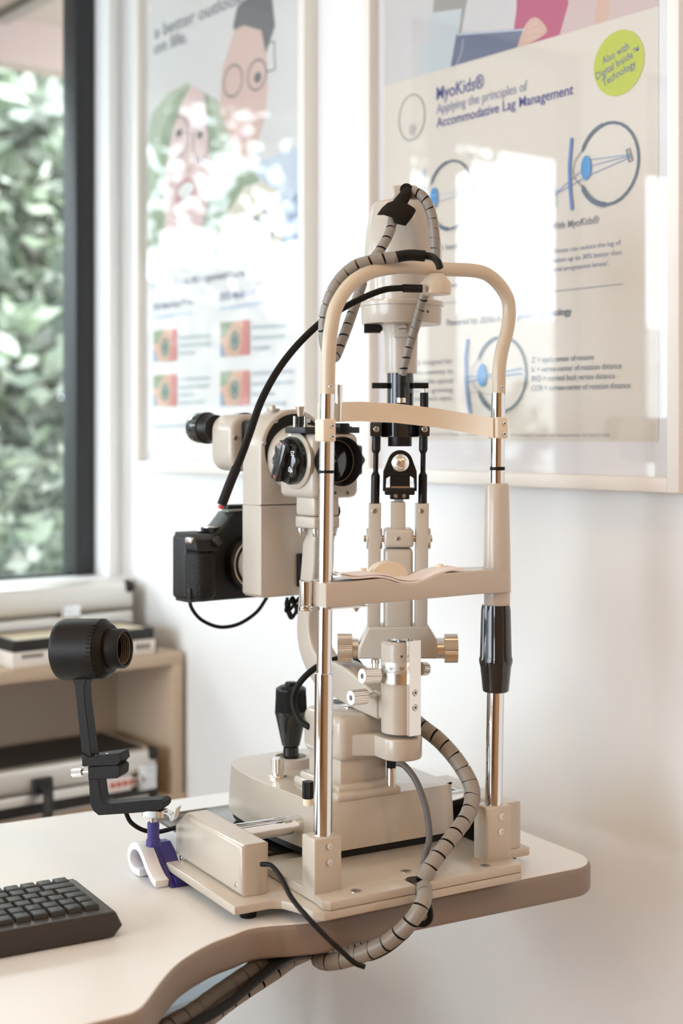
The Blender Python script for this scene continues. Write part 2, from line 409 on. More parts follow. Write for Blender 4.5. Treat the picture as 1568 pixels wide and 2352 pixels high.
# ================================================================== PICTURES ON THE WALL
def poster_frame(root, x0, x1, z0, z1, d=.03, w=.02):
    # opening x0..x1, z0..z1 ; wall at y=0, room is -y
    m = MB(FP)
    for a in ((x0 - w, x0, z0 - w, z1 + w), (x1, x1 + w, z0 - w, z1 + w)): m.box(a[0], a[1], -d, -.0005, a[2], a[3], 'frame_white', .0015)
    m.box(x0, x1, -d, -.0005, z0 - w, z0, 'frame_white', .0015); m.box(x0, x1, -d, -.0005, z1, z1 + w, 'frame_white', .0015)
    m.build('frame', root)
    MB(FP).box(x0, x1, -.010, -.0005, z0, z1, 'backing').build('backing_board', root)
    g = MB(FP); g.raw([(x0, -.018, z0), (x1, -.018, z0), (x1, -.018, z1), (x0, -.018, z1)], [(0, 1, 2, 3)], 'picture_glass'); g.build('glazing', root)
mat('backing', (.80, .78, .79), .7); mat('print_paper', (.72, .66, .58), .7); mat('print_white', (.87, .87, .87), .7)
for n_, c_ in dict(navy=(.10, .11, .30), blue_grey=(.25, .28, .42), grey_txt=(.30, .30, .35), eye_dark=(.13, .17, .22), eye_blue=(.10, .32, .62), eye_line=(.16, .28, .55), pale_blue=(.45, .58, .75),
                   lime=(.50, .56, .07), pic_wall=(.34, .33, .30), pic_white=(.62, .60, .60), pic_pink=(.48, .11, .20), pic_rose=(.62, .49, .47), pic_skin=(.64, .44, .35), pic_tablet=(.17, .19, .27),
                   pic_glass=(.55, .60, .62), pic_green=(0.36, 0.44, 0.31), pic_green2=(0.52, 0.58, 0.46), pic_hair=(0.2, 0.2, 0.21), pic_face=(0.8, 0.62, 0.6), pic_face2=(0.74, 0.56, 0.5), pic_lip=(0.62, 0.36, 0.36), pic_teeth=(.88, .88, .86),  # hair, greens and other left poster tones paled by glass reflection wash
                   pic_blue=(.33, .42, .56), pic_sky=(.62, .70, .80), pic_pale=(.76, .755, .74), pic_cream=(.80, .76, .64), pic_stripe=(0.22, 0.23, 0.32), pic_peach=(.78, .52, .40), pic_red=(.70, .30, .28), pic_teal=(.12, .28, .26)).items(): mat(n_, c_, .7)
class Print(MB):
    lay = 0
    def pp(s, px, py): return FP.xz(px, py, s.y)
    def nexty(s): s.lay += 1; return s.y - s.lay * .00004
    def shape(s, pts, m, px=True, smooth=False):
        y = s.nexty(); q = [s.pp(*p) if px else p for p in pts]
        if smooth: q = [(v.x, v.z) for v in smooth_path([Vector((a, 0, b)) for a, b in q + [q[0]]], 5)][:-1]
        s.raw([(a, y, b) for a, b in q], [list(range(len(q)))], m)
    def disc(s, c, rx, rz, m, a=0, n=36, hole=None):
        # centre in pixels, radii in metres
        y = s.nexty(); cx_, cz_ = s.pp(*c)
        def pt(k, f=1, g=1):
            t = 2 * math.pi * k / n; u, v = rx * f * math.cos(t), rz * g * math.sin(t)
            return (cx_ + u * math.cos(a) - v * math.sin(a), y, cz_ + u * math.sin(a) + v * math.cos(a))
        if hole is None: s.raw([pt(k) for k in range(n)], [list(range(n))], m)
        else:
            f = 1 - hole / rx; g = 1 - hole / rz
            s.raw([pt(k) for k in range(n)] + [pt(k, f, g) for k in range(n)], [(k, (k + 1) % n, n + (k + 1) % n, n + k) for k in range(n)], m)
    def line(s, pts, w, m, px=True):
        q = [Vector(s.pp(*p)) if px else Vector(p) for p in pts]; y = s.nexty(); vs = []; fs = []
        for i, p in enumerate(q):
            d = (q[min(i + 1, len(q) - 1)] - q[max(0, i - 1)]).normalized(); n = Vector((-d.y, d.x)) * (w / 2)
            vs += [(p.x + n.x, y, p.y + n.y), (p.x - n.x, y, p.y - n.y)]
        for i in range(len(q) - 1): fs.append((2 * i, 2 * i + 1, 2 * i + 3, 2 * i + 2))
        s.raw(vs, fs, m)
    def text(s, body, a, b, cap, m, bold=0.0):
        # level baseline through the end pixel; the start pixel gives the width
        p0, p1 = s.pp(*a), s.pp(*b); write(s, body, (p0[0], p1[1]), p1, cap, s.nexty(), m, bold)
    def text2(s, body, a, b, cap, m, bold=0.0):
        write(s, body, s.pp(*a), s.pp(*b), cap, s.nexty(), m, bold)
def eye(pr, c, r, ring, lens_px, mlens=None):
    pr.disc(c, r, r, ring, hole=r * .06)
# ---- right poster
YP = -.0105
x0 = FP.xz(868, 500, YP)[0]; x1 = FP.xz(1552, 500, YP)[0]; zb = FP.xz(1552, 1097, YP)[1]
pr2 = thing('framed_poster', 'large framed lens poster with a lime green circle and eye diagrams', 'poster', FP.w((x0 + x1) / 2, 0, zb), 'white framed posters on the wall')
poster_frame(pr2, x0, x1, zb, zb + .94)
p = Print(FP); p.y = YP
xa = FP.xz(882, 500, YP)[0]; xb = FP.xz(1512, 500, YP)[0]; za = FP.xz(1512, 1015, YP)[1]; zt_ = zb + .93
p.shape([(xa, za), (xb, za), (xb, zt_), (xa, zt_)], 'print_paper', px=False)
# photo at the top: people round a tablet
yb = FP.xz(1512, 14, YP)[1]
p.shape([(xa, yb), (xb, yb), (xb, zt_), (xa, zt_)], 'pic_wall', px=False)
e = p.pp
def clip(pts): return [(max(xa, min(xb, a)), max(yb, min(zt_, b))) for a, b in [e(*q) for q in pts]]
def cs(pts, m):
    if m in ('pic_pink', 'pic_rose', 'pic_skin'): pts = [(v.x, v.y) for v in smooth_path([Vector((*q, 0)) for q in pts + [pts[0]]], 4)][:-1]
    p.shape(clip(pts), m, px=False)
cs([(882, 205), (985, 170), (1000, -60), (882, -60)], 'pic_white')
cs([(985, 175), (1045, 155), (1060, 20), (985, 30)], 'pic_glass')
cs([(1040, 160), (1060, 70), (1075, -10), (1200, -60), (1205, 120)], 'pic_white')
cs([(1175, 115), (1185, 30), (1200, -30), (1310, -60), (1300, 40), (1290, 80)], 'pic_pink')
cs([(1285, 80), (1305, 10), (1320, -40), (1512, -90), (1512, 20)], 'pic_rose')
cs([(1365, 60), (1370, 10), (1390, -30), (1400, 20), (1390, 50)], 'pic_skin')
cs([(1035, 160), (1048, 78), (1206, 65), (1190, 110)], 'pic_tablet')
cs([(1187, 110), (1205, 60), (1225, 40), (1245, 50), (1255, 75), (1215, 100)], 'pic_skin')
cs([(962, 170), (968, 100), (988, 95), (990, 160)], 'pic_glass')
p.line([(1082, 40), (1118, 60), (1150, 30), (1160, 0)], .0016, 'pic_glass'); p.line([(1045, 158), (1060, 120), (1064, 90)], .0014, 'pic_glass')
p.line([(1050, 80), (1205, 68)], .0018, 'pic_sky'); p.line([(1215, 62), (1235, 52)], .0012, 'pic_face2'); p.line([(1212, 76), (1240, 66)], .0012, 'pic_face2'); p.line([(1210, 92), (1236, 84)], .0012, 'pic_face2')
# green circle
cg = e(1421, 145); rg = abs(e(1479, 145)[0] - e(1363, 145)[0]) / 2
p.disc((1421, 145), rg, rg, 'lime', n=64)
p.text2('Also with', (1385, 149), (1446, 112), .0108, 'navy', .008)
p.text2('Digital Inside™', (1371, 184), (1470, 122), .0108, 'navy', .008)
p.text2('Technology', (1386, 199), (1462, 152), .0108, 'navy', .008)
p.text('MyoKids®', (1003, 228), (1112, 201), .021, 'navy', .009)
p.text('Applying the principles of', (1003, 262), (1211, 208), .0155, 'blue_grey')
p.text('Accommodative Lag Management', (1003, 297), (1317, 216), .0155, 'navy', .007)
# child head outline
p.disc((946, 270), .033, .038, 'eye_dark', hole=.0015); p.disc((948, 297), .0075, .0095, 'blue_grey', hole=.001); p.disc((948, 298), .0035, .005, 'blue_grey', hole=.001)
p.text('Standard lenses', (938, 588), (1081, 566), .0092, 'grey_txt', .010)
p.text('With MyoKids®', (1264, 531), (1376, 512), .0105, 'grey_txt', .010)
for body, a, b in (('MyoKids® lenses can reduce the lag of', (1217, 590), (1426, 562)), ('accommodation up to 30% better than', (1216, 613), (1428, 584)), ('traditional progressive lenses¹.', (1240, 632), (1400, 609))): p.text(body, a, b, .0072, 'blue_grey')
p.text('focused', (1060, 611), (1106, 605), .0072, 'blue_grey'); p.text('accommodative lag', (962, 668), (1084, 655), .0072, 'blue_grey')
p.line([(950, 704), (1432, 652)], .0012, 'grey_txt')
p.text('Powered by: ZEISS A', (1027, 751), (1152, 738), .0105, 'grey_txt', .010); p.text('Junior Technology', (1188, 735), (1313, 722), .0105, 'eye_dark', .010)
for k, (l, a) in enumerate((("Z’ = eye’s center of rotaion", 1364), ('b’ = vertex-center of rotation distance', 1428), ('BVD = corneal back vertex distance', 1413), ('COR = cornea-center of rotation distance', 1448))):
    p.text(l, (1222, (836, 858, 880, 901)[k]), (a, (826, 846, 869, 891)[k]), .0083, 'eye_dark')
for k, (l, a) in enumerate((('Specially designed for', 922), ('children’s anatomy, to', 925), ('optimised the optical', 927), ('zones for growing', 935), ('children’s eyes.', 950))):
    p.text(l, (a, (840, 863, 884, 904, 923)[k]), (1040, (834, 857, 879, 900, 919)[k]), .0080, 'grey_txt')
p.text('Peripheral design progressive additional', (990, 1000), (1150, 1000), .0042, 'grey_txt'); p.text('of accomodation in myopes. Invest Opthamol Vis Sci. 2017;58:3319-3324.', (1174, 1003), (1402, 1003), .0046, 'grey_txt')
# eye diagram, distance (upper right)
def arc(c, r, a0, a1, w, m, fx=1, n=24):
    cx_, cz_ = p.pp(*c); p.line([(cx_ + r * fx * math.cos(R(a0 + (a1 - a0) * i / n)), cz_ + r * math.sin(R(a0 + (a1 - a0) * i / n))) for i in range(n + 1)], w, m, px=False)
def big_eye(c, r, dark, blue, w=.005):
    cx_, cz_ = p.pp(*c)
    arc(c, r, -155, 155, w * .8, dark, .95); arc(c, r, -95, -150, w * 1.5, dark, .95, 8); arc(c, r, 100, 150, w * 1.1, dark, .95, 8)
    y = p.nexty(); p.line([(cx_ - r * .90, cz_ + r * .42), (cx_ - r * 1.12, cz_ + r * .2), (cx_ - r * 1.16, cz_), (cx_ - r * 1.12, cz_ - r * .2), (cx_ - r * .90, cz_ - r * .42)], w * .3, 'grey_txt', px=False)
    q = []
    for k in range(24): t = 2 * math.pi * k / 24; q.append((cx_ - r * .72 + r * .17 * math.cos(t), cz_ + r * .31 * math.sin(t)))
    p.shape(q, blue, px=False)
big_eye((1398, 376), .0575, 'eye_dark', 'eye_blue')
p.line([(1314, 317), (1309, 380), (1310, 430), (1315, 483)], .0055, 'eye_line')
for q in (((1268, 452), (1345, 385), (1450, 357)), ((1270, 450), (1360, 400), (1452, 360)), ((1350, 368), (1450, 355))): p.line(q, .0011, 'eye_line')
p.line([(1263, 437), (1275, 431), (1279, 471), (1267, 477), (1263, 437)], .0018, 'pale_blue')
p.line([(1440, 345), (1447, 341), (1454, 369), (1447, 373), (1440, 345)], .0018, 'eye_dark')
p.shape([(1211, 432), (1214, 430), (1214, 441), (1211, 442)], 'pale_blue'); p.shape([(1203, 433), (1215, 386), (1229, 426)], 'pale_blue'); p.disc((1197, 425), .0075, .010, 'pale_blue'); p.line([(1198, 432), (1199, 452)], .0016, 'pale_blue')
# middle eye (behind the lamp house)
big_eye((1036, 448), .054, 'eye_dark', 'eye_blue', .004)
p.line([(976, 388), (973, 430), (974, 470), (978, 520)], .004, 'pale_blue'); p.line([(985, 452), (1088, 434)], .001, 'pale_blue'); p.line([(990, 470), (1090, 436)], .001, 'pale_blue')
p.line([(1081, 352), (1094, 400), (1096, 470), (1083, 525)], .0009, 'grey_txt'); p.line([(1089, 425), (1097, 423), (1097, 446), (1089, 448), (1089, 425)], .0014, 'eye_dark')
# lower eye
big_eye((1152, 860), .057, 'eye_dark', 'eye_blue', .0045)
p.line([(1077, 779), (1072, 820), (1073, 880), (1081, 950)], .0055, 'eye_line')
for q in (((1073, 866), (1110, 864), (1201, 846)), ((1073, 880), (1110, 868), (1201, 858))): p.line(q, .0018, 'eye_line')
p.line([(1076, 900), (1130, 906)], .0008, 'grey_txt')
p.build('print', pr2)
# ---- left poster
x0 = FP.xz(334, 500, YP)[0]; x1 = FP.xz(703, 500, YP)[0]
pr1 = thing('framed_poster', 'framed poster with a photo of two laughing people in glasses', 'poster', FP.w((x0 + x1) / 2, 0, zb), 'white framed posters on the wall')
poster_frame(pr1, x0, x1, zb, zb + 1.10)
p = Print(FP); p.y = YP; e = p.pp
xa, xb, za, zt_ = x0 + .005, x1 - .005, zb + .02, zb + 1.09
p.shape([(xa, za), (xb, za), (xb, zt_), (xa, zt_)], 'print_white', px=False)
yb = e(334, 612)[1]; yt = e(334, 75)[1] + .22
p.shape([(xa, yb), (xb - .012, yb), (xb - .012, zt_), (xa, zt_)], 'pic_pale', px=False)
def cs(pts, m, sm=True):
    q = [(max(xa, min(xb - .012, a)), max(yb, b)) for a, b in [e(*z) for z in pts]]
    p.shape(q, m, px=False)
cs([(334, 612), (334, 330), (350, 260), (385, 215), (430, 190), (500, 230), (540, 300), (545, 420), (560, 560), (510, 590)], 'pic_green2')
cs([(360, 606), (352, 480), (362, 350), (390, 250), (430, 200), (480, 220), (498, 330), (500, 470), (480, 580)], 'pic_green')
cs([(560, 420), (600, 370), (650, 350), (703, 330), (703, 555), (600, 575)], 'pic_sky')
cs([(640, 560), (660, 470), (700, 430), (700, 555), (650, 562)], 'pic_blue')
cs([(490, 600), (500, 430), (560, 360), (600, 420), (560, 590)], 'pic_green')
# second person (behind, right)
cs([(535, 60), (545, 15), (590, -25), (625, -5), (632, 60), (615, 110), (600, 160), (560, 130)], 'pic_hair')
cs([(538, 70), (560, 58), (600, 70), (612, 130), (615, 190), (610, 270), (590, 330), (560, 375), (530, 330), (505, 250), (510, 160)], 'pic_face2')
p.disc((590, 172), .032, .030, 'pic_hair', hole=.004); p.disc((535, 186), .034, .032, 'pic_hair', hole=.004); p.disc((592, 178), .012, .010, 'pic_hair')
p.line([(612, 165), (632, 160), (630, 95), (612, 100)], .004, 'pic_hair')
p.disc((560, 305), .024, .010, 'pic_lip', a=.1)
cs([(500, 590), (505, 520), (560, 430), (600, 415), (640, 440), (652, 500), (648, 568), (560, 582)], 'pic_cream')
for k in range(6): p.line([(520 + k * 21, 592 - k * 4), (516 + k * 22, 565 - k * 12), (505 + k * 20, 556 - k * 15)], .008, 'pic_stripe')
# first person (front, left)
cs([(372, 612), (368, 560), (380, 500), (372, 420), (385, 330), (410, 250), (440, 195), (470, 215), (480, 330), (485, 430), (465, 520), (450, 560), (465, 600)], 'pic_face')
cs([(360, 360), (385, 240), (420, 175), (455, 150), (482, 190), (485, 260), (465, 235), (430, 240), (395, 300), (380, 400)], 'pic_hair') if False else None
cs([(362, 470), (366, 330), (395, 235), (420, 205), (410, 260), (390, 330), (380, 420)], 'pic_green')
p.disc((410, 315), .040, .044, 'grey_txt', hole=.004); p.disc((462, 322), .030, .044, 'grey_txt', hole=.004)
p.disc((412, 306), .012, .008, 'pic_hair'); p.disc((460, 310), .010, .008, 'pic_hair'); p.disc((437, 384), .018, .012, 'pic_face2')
p.disc((427, 447), .038, .034, 'pic_lip', a=.1); p.disc((428, 436), .031, .014, 'pic_teeth', a=.1); p.disc((428, 465), .026, .012, 'pic_teeth', a=.1)
cs([(334, 612), (345, 590), (372, 575), (450, 560), (470, 575), (475, 600), (470, 612)], 'pic_white')
p.text('a better outlook', (355, 64), (560, 5), .027, 'grey_txt', .008); p.text('on life.', (355, 128), (431, 96), .027, 'grey_txt', .008)
p.text('ZEISS Myopia Management Lens Solutions', (351, 668), (638, 622), .016, 'grey_txt', .008)
p.text('ZEISS MyoVision™ Pro', (351, 714), (444, 700), .0125, 'blue_grey', .006); p.text('ZEISS MyoKids®', (505, 694), (587, 679), .0135, 'blue_grey', .006)
p.line([(352, 731), (440, 719)], .006, 'pic_sky'); p.line([(505, 710), (622, 692)], .006, 'pic_sky')
for (a, b, c_, d_) in ((354, 760, 407, 832), (354, 862, 407, 934), (508, 741, 574, 820), (508, 854, 574, 932)):
    q = [e(a, d_), e(c_, d_), e(c_, b), e(a, b)]
    xl, xr = q[0][0], q[1][0]; zl = q[0][1]; zh = q[3][1]; w_ = xr - xl
    p.shape([(xl, zl), (xr, zl), (xr, zh), (xl, zh)], 'pic_peach', px=False)
    p.shape([(xr - w_ * .35, zl), (xr, zl), (xr, zh), (xr - w_ * .2, zh)], 'pic_red', px=False)
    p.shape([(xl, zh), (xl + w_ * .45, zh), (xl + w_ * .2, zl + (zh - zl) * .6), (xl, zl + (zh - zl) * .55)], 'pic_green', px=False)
    p.shape([(xl, zl), (xl + w_ * .2, zl), (xl + .06 * w_, zl + (zh - zl) * .4), (xl, zl + (zh - zl) * .4)], 'pic_blue', px=False)
    mid = ((a + c_) / 2, (b + d_) / 2 + 2)
    p.disc(mid, .026, .030, 'pic_skin', hole=.004); p.disc(mid, .016, .019, 'pic_teal', hole=.005); p.disc(mid, .008, .011, 'pic_teal')
for (a, b, n_, ln, dz) in ((413, 776, 3, 72, 18), (413, 872, 4, 70, 18), (581, 752, 3, 78, 24), (581, 858, 4, 95, 24)):
    for k in range(n_):
        L_ = ln * (1, .98, .5, .8)[k]; p.line([(a, b + k * dz), (a + L_, b + k * dz - L_ * .06)], .006, 'pic_glass')
p.line([(356, 980), (470, 974)], .005, 'pic_glass')
p.build('print', pr1)

# ================================================================== SHELF AND CASES BY THE WINDOW
YS = -.238
def sx(px, py, y=YS): return FW.xz(px, py, y)
xr = -.012; zt = sx(424, 1496)[1]; xl = -1.5
cab = thing('shelf_unit', 'pale birch open shelf unit under the window', 'shelf', FW.w(-.7, -.12, 0))
TB = .024
MB(FW).box(xl, xr, YS, -.002, zt - TB, zt, 'birch', .001).build('top_board', cab)
zl = sx(430, 1820)[1]
MB(FW).box(xl, xr + .008, YS, -.002, zl - TB, zl, 'birch', .001).build('shelf_board', cab)
MB(FW).box(xr - .022, xr, YS, -.002, zl, zt - TB, 'birch', .001).box(xr - .022, xr, YS, -.002, 0, zl - TB, 'birch', .001).build('side_panel', cab)
MB(FW).box(xl, xl + .022, YS, -.002, zl, zt - TB, 'birch', .001).box(xl, xl + .022, YS, -.002, 0, zl - TB, 'birch', .001).build('side_panel', cab)
MB(FW).box(xl + .022, xr - .022, -.012, -.003, 0, zt - TB, 'shelf_back').build('back_panel', cab)
MB(FW).box(xl + .022, xr - .022, YS + .01, -.012, .06, .08, 'birch').build('bottom_board', cab)
# aluminium case on top, at the back
def alu_case(name, label, x0, x1, y0, y1, z0, z1, latches, lid=.5, darktop=False, stripe=None, handle=None, sticker=None):
    t = thing(name, label, 'case', FW.w((x0 + x1) / 2, (y0 + y1) / 2, z0))
    zs = z0 + (z1 - z0) * lid
    MB(FW).box(x0, x1, y0, y1, z0, zs - .001, 'aluminium', .008, 3).build('lower_shell', t)
    MB(FW).box(x0, x1, y0, y1, zs + .001, z1, 'aluminium', .010, 3).build('lid', t)
    if darktop: MB(FW).box(x0 + .022, x1 - .022, y0 + .022, y1 - .022, z1 - .004, z1 + .002, 'case_black').build('top_panel', t)
    if stripe: MB(FW).box(x0 + .02, x1 - .004, y0 - .001, y0 + .01, stripe[0], stripe[1], 'case_black').build('front_stripe', t)
    for xc in latches:
        b = MB(FW).box(xc - .022, xc + .022, y0 - .006, y0 + .002, zs - .030, zs + .020, 'chrome', .003).build('latch', t)
        MB(FW).box(xc - .012, xc + .012, y0 - .012, y0 - .004, zs - .012, zs + .008, 'chrome', .002).build('latch_catch', b)
    for zc in (z0, z1):
        MB(FW).lathe([(0, -.016), (.013, -.010), (.016, 0), (.013, .010), (0, .016)], (x1 - .010, y0 + .010, zc + (.012 if zc == z0 else -.012)), 'case_black', seg=14).build('corner_cap', t)
    if handle:
        h0, h1, hz = handle
        MB(FW).tube([(h0, y0, hz), (h0, y0 - .03, hz - .01), (h0 + .02, y0 - .05, hz - .055), (h1 - .03, y0 - .05, hz - .06), (h1, y0 - .028, hz - .01), (h1, y0, hz)], .010, 'case_black', 10).build('handle', t)
        for hx in (h0, h1): MB(FW).box(hx - .02, hx + .02, y0 - .012, y0 + .002, hz - .012, hz + .016, 'case_black', .003).build('handle_mount', t)
    if sticker:
        a, b, c_, d_ = sticker
        mm = MB(FW).box(a, b, y0 - .0015, y0, c_, d_, 'paper')
        for k in range(5): mm.box(a + .012 + k * .014, a + .022 + k * .014, y0 - .0025, y0 - .001, (c_ + d_) / 2 - .005, (c_ + d_) / 2 + .005, 'red_ink' if k < 4 else 'dark_ink')
        mm.build('sticker', t)
    return t
ya = -.085
xe = sx(312, 1390, ya)[0]; zt1 = sx(298, 1335, ya)[1]
xl_ = sx(160, 1395, ya)[0]
alu_case('trial_lens_case', 'silver aluminium case standing on the shelf top under the window sill', xe - .66, min(xe, -.035), ya, -.034, zt, zt1 + .0, [xl_, xl_ - .22], lid=.55)
# flat boxes in front of it
yf = YS + .012
b0, b1 = sx(28, 1500, yf)[0], sx(358, 1490, yf)[0]
zw = sx(358, 1466, yf)[1]; zk = sx(355, 1441, yf)[1]
t = thing('storage_box', 'flat white box under a black tray on the shelf top', 'box', FW.w((b0 + b1) / 2, yf + .06, zt))
MB(FW).box(b0, b1, yf, ya - .008, zt, zw, 'box_white', .002).build('box_body', t)
m = MB(FW)
for k in range(5): m.box(b0 + .02 + k * .009, b0 + .027 + k * .009, yf - .0006, yf + .001, zt + .018, zt + .025, 'dark_ink')
m.build('printed_mark', t); m = MB(FW)
for k in range(3): m.box(b1 - .045 + k * .011, b1 - .037 + k * .011, yf - .0006, yf + .001, zt + .012, zt + .022, 'dark_ink')
m.build('printed_mark', t)
MB(FW).box(b1 - .001, b1 + .002, yf, ya - .01, zt, zw, 'case_black').build('end_strip', t)
t = thing('lens_tray', 'black tray with a cream inside on top of the flat white box', 'tray', FW.w((b0 + b1) / 2, yf + .06, zw))
m = MB(FW); q = b1 - .004
m.box(b0 + .002, q, yf, yf + .008, zw, zk, 'case_black', .001); m.box(b0 + .002, q, ya - .018, ya - .010, zw, zk, 'case_black', .001)
m.box(b0 + .002, b0 + .010, yf + .008, ya - .018, zw, zk, 'case_black'); m.box(q - .008, q, yf + .008, ya - .018, zw, zk, 'case_black')
m.build('rim', t)
MB(FW).box(b0 + .010, q - .008, yf + .008, ya - .018, zw, zk - .002, 'cream_felt').build('inset', t)
# briefcase in the lower compartment
yc = YS + .004
c1 = sx(362, 1760, yc)[0]; zc = sx(330, 1722, yc)[1]
zs0, zs1 = sx(330, 1817, yc)[1], sx(330, 1795, yc)[1]
hx = sx(95, 1805, yc)[0]
t = alu_case('aluminium_briefcase', 'silver briefcase with black lid and handle lying in the lower shelf', c1 - .50, c1, yc, -.02, zl, zc, [sx(345, 1790, yc)[0] - .01], lid=.50, darktop=True,
         handle=(hx - .20, hx, sx(95, 1805, yc)[1]), sticker=(sx(240, 1805, yc)[0], sx(300, 1800, yc)[0], sx(270, 1818, yc)[1], sx(270, 1785, yc)[1]), stripe=(sx(200, 1850, yc)[1], sx(200, 1825, yc)[1]))

# ================================================================== DESK
def Z2(px, py, z=0.0): q = FI.un(px, py, 2, z); return (q.x, q.y)
def inset(pts, d):
    n = len(pts); out = []; A = sum(pts[i][0] * pts[(i + 1) % n][1] - pts[(i + 1) % n][0] * pts[i][1] for i in range(n)); sg = 1 if A > 0 else -1
    for i in range(n):
        a, b, c = Vector(pts[i - 1]), Vector(pts[i]), Vector(pts[(i + 1) % n])
        t = ((b - a).normalized() + (c - b).normalized()).normalized(); nn = Vector((-t.y, t.x)) * sg
        out.append((b.x + nn.x * d, b.y + nn.y * d))
    return out
edge_px = [(596, 2130), (535, 2150), (484, 2170), (422, 2207), (382, 2248), (341, 2303), (318, 2322), (300, 2330)]
near = [(.30, -.002), (.14, -.002), (.05, -.003), (-.01, -.010)] + [Z2(*q) for q in edge_px]
near = [(v.x, v.y) for v in smooth_path([Vector((a, b, 0)) for a, b in near], 4)]
yl = near[-1][1] - .004
out = [(-1.0, .560), (.345, .560)] + circ(.348, .50, .06, 75, 10, 5) + [(.408, .30)] + circ(.358, .048, .050, 0, -84, 9) + near + [(near[-1][0] - .06, yl), (-1.0, yl)]
desk = thing('desk', 'white laminate desk with a taupe curved edge under the eye instrument', 'desk', FI.w(-.2, .25, -ZT))
MB(FI).poly(out, 'xy', -.037, -.0008, 'edge_taupe', .006, 3).build('edge_band', desk)
MB(FI).poly(inset(out, .0035), 'xy', -.010, 0, 'laminate', .0006, 1).build('desk_top', desk)
MB(FI).box(-.62, -.42, .22, .34, -ZT + .03, -.036, 'underside', .006).build('leg', desk)
MB(FI).box(-.85, -.25, .12, .46, -ZT, -ZT + .032, 'underside', .006).build('foot', desk)

# ------------------------------------------------------------------ keyboard
kb = thing('keyboard', 'low black computer keyboard with a pale patterned border at desk left', 'keyboard', FI.w(-.43, .12, 0))
kx0, kx1, ky0, ky1 = -.66, -.218, .0545, .188
MB(FI).poly([(kx0, .001), (kx1 - .006, .001), (kx1 + .004, .012), (kx1 - .003, .0265), (kx0, .0265)], 'xz', ky0, ky1, 'kb_case', .003, 2).build('case', kb)
MB(FI).box(kx0 + .003, kx1 - .006, ky0 + .003, ky1 - .003, .026, .0285, 'kb_top').build('top_plate', kb)
for r, first in enumerate((1.0, 2.0, 1.5, 1.3, 1.0, 1.0)):     # back row first
    yb_ = ky1 - .008 - r * .0187; x = kx1 - .016; wd_ = first
    while x > -.44:
        w = wd_ * .0187
        b = MB(FI); x1_, x0_ = x - .0012, x - w + .0012; y1_, y0_ = yb_ - .001, yb_ - .0177
        b.poly([(x0_, y0_), (x1_, y0_), (x1_, y1_), (x0_, y1_)], 'xy', .0285, .0345, 'key_black', .0008, 2, top=[(x0_ + .001, y0_ + .001), (x1_ - .001, y0_ + .001), (x1_ - .001, y1_ - .001), (x0_ + .001, y1_ - .001)])
        b.build('key', kb); x -= w; wd_ = 1.0

# ================================================================== SLIT LAMP
SL = thing('slit_lamp', 'beige slit lamp microscope with chin rest, joystick and tall lamp tower on the desk', 'slit lamp', FI.w(.117, .1, 0))
def ribbon(pts, th):
    # outline of a strip of even thickness round a centre line
    c = [Vector((p[0], p[1], 0)) for p in pts]; c = smooth_path(c, 5) if len(c) > 2 else c
    A, B = [], []
    for i, p in enumerate(c):
        d = (c[min(i + 1, len(c) - 1)] - c[max(0, i - 1)]).normalized(); n = Vector((-d.y, d.x, 0)) * (th / 2)
        A.append((p.x + n.x, p.y + n.y)); B.append((p.x - n.x, p.y - n.y))
    return A + B[::-1]
zb0, zm0, zt0 = .012, .022, .032
# base plates with the cable slot
sx0 = Z2(969, 2040, zt0)[0]; sw = .0075
low = [(-.0975, .022), (-.055, .022), (-.043, .016), (-.034, -.006), (-.031, -.034), (-.0215, -.043), (sx0, -.040), (sx0, -.015), (sx0 + sw, -.015), (sx0 + sw, -.0395), (.248, -.036), (.254, -.030), (.256, .034), (.262, .040), (.318, .040), (.322, .044), (.322, .245), (-.060, .245), (-.060, .212), (-.0975, .212)]
pl = MB(FI).poly(low, 'xy', zb0, zm0 - .0004, 'enamel', .0015, 2).build('base_plate', SL)
upp = [(-.016, -.010), (-.020, -.036), (-.014, -.043), (sx0, -.040), (sx0, -.016), (sx0 + sw, -.016), (sx0 + sw, -.0395), (.248, -.036), (.254, -.030), (.255, .12), (-.016, .12)]
MB(FI).poly(upp, 'xy', zm0, zt0, 'enamel', .0015, 2).build('head_rest_plate', SL)
MB(FI).lathe([(.010, .0), (.010, .0006)], (*Z2(952, 2020, zt0), zt0), 'black', seg=20).build('cable_hole', SL)
for q in ((817, 2047), (932, 2002), (1114, 1989)):
    x, y = Z2(*q, zt0)
    b = MB(FI).lathe([(.0068, 0), (.0068, .0008), (.0045, .0010), (.0045, .0002)], (x, y, zt0), 'chrome', seg=22, cap=False).lathe([(.0045, .0003), (0, .0003)], (x, y, zt0), 'dark_ink', seg=12, cap=False)
    b.build('bolt', SL)
for x, y in ((-.07, .045), (-.07, .22), (.30, .06), (.30, .22), (.02, .01), (.22, .03)):
    MB(FI).lathe([(.009, 0.0004), (.010, .004), (.010, zb0)], (x, y, 0), 'rubber', seg=20).build('rubber_foot', SL)
for (xa_, xb_) in ((-.078, -.042), (.276, .312)):
    b = MB(FI).poly([(.046, zm0), (.232, zm0), (.232, .060), (.204, .080), (.046, .080)], 'yz', xa_, xb_, 'enamel', .006, 3).build('rail_end_block', SL)
    if xa_ < 0:
        for q in ((415, 1970), (541, 2033)): screw(FI, FI.un(*q, 0, xa_), (-1, 0, 0), .0035, b)
    else: MB(FI).box(xa_ - .002, xa_, .06, .22, zm0 + .002, .072, 'black').build('rail_cover', b)
zr = FI.xz(640, 1899, .13)[1]
MB(FI).cyl((-.045, .13, zr), (.278, .13, zr), .0112, 'chrome', 32).build('slide_rod', SL)
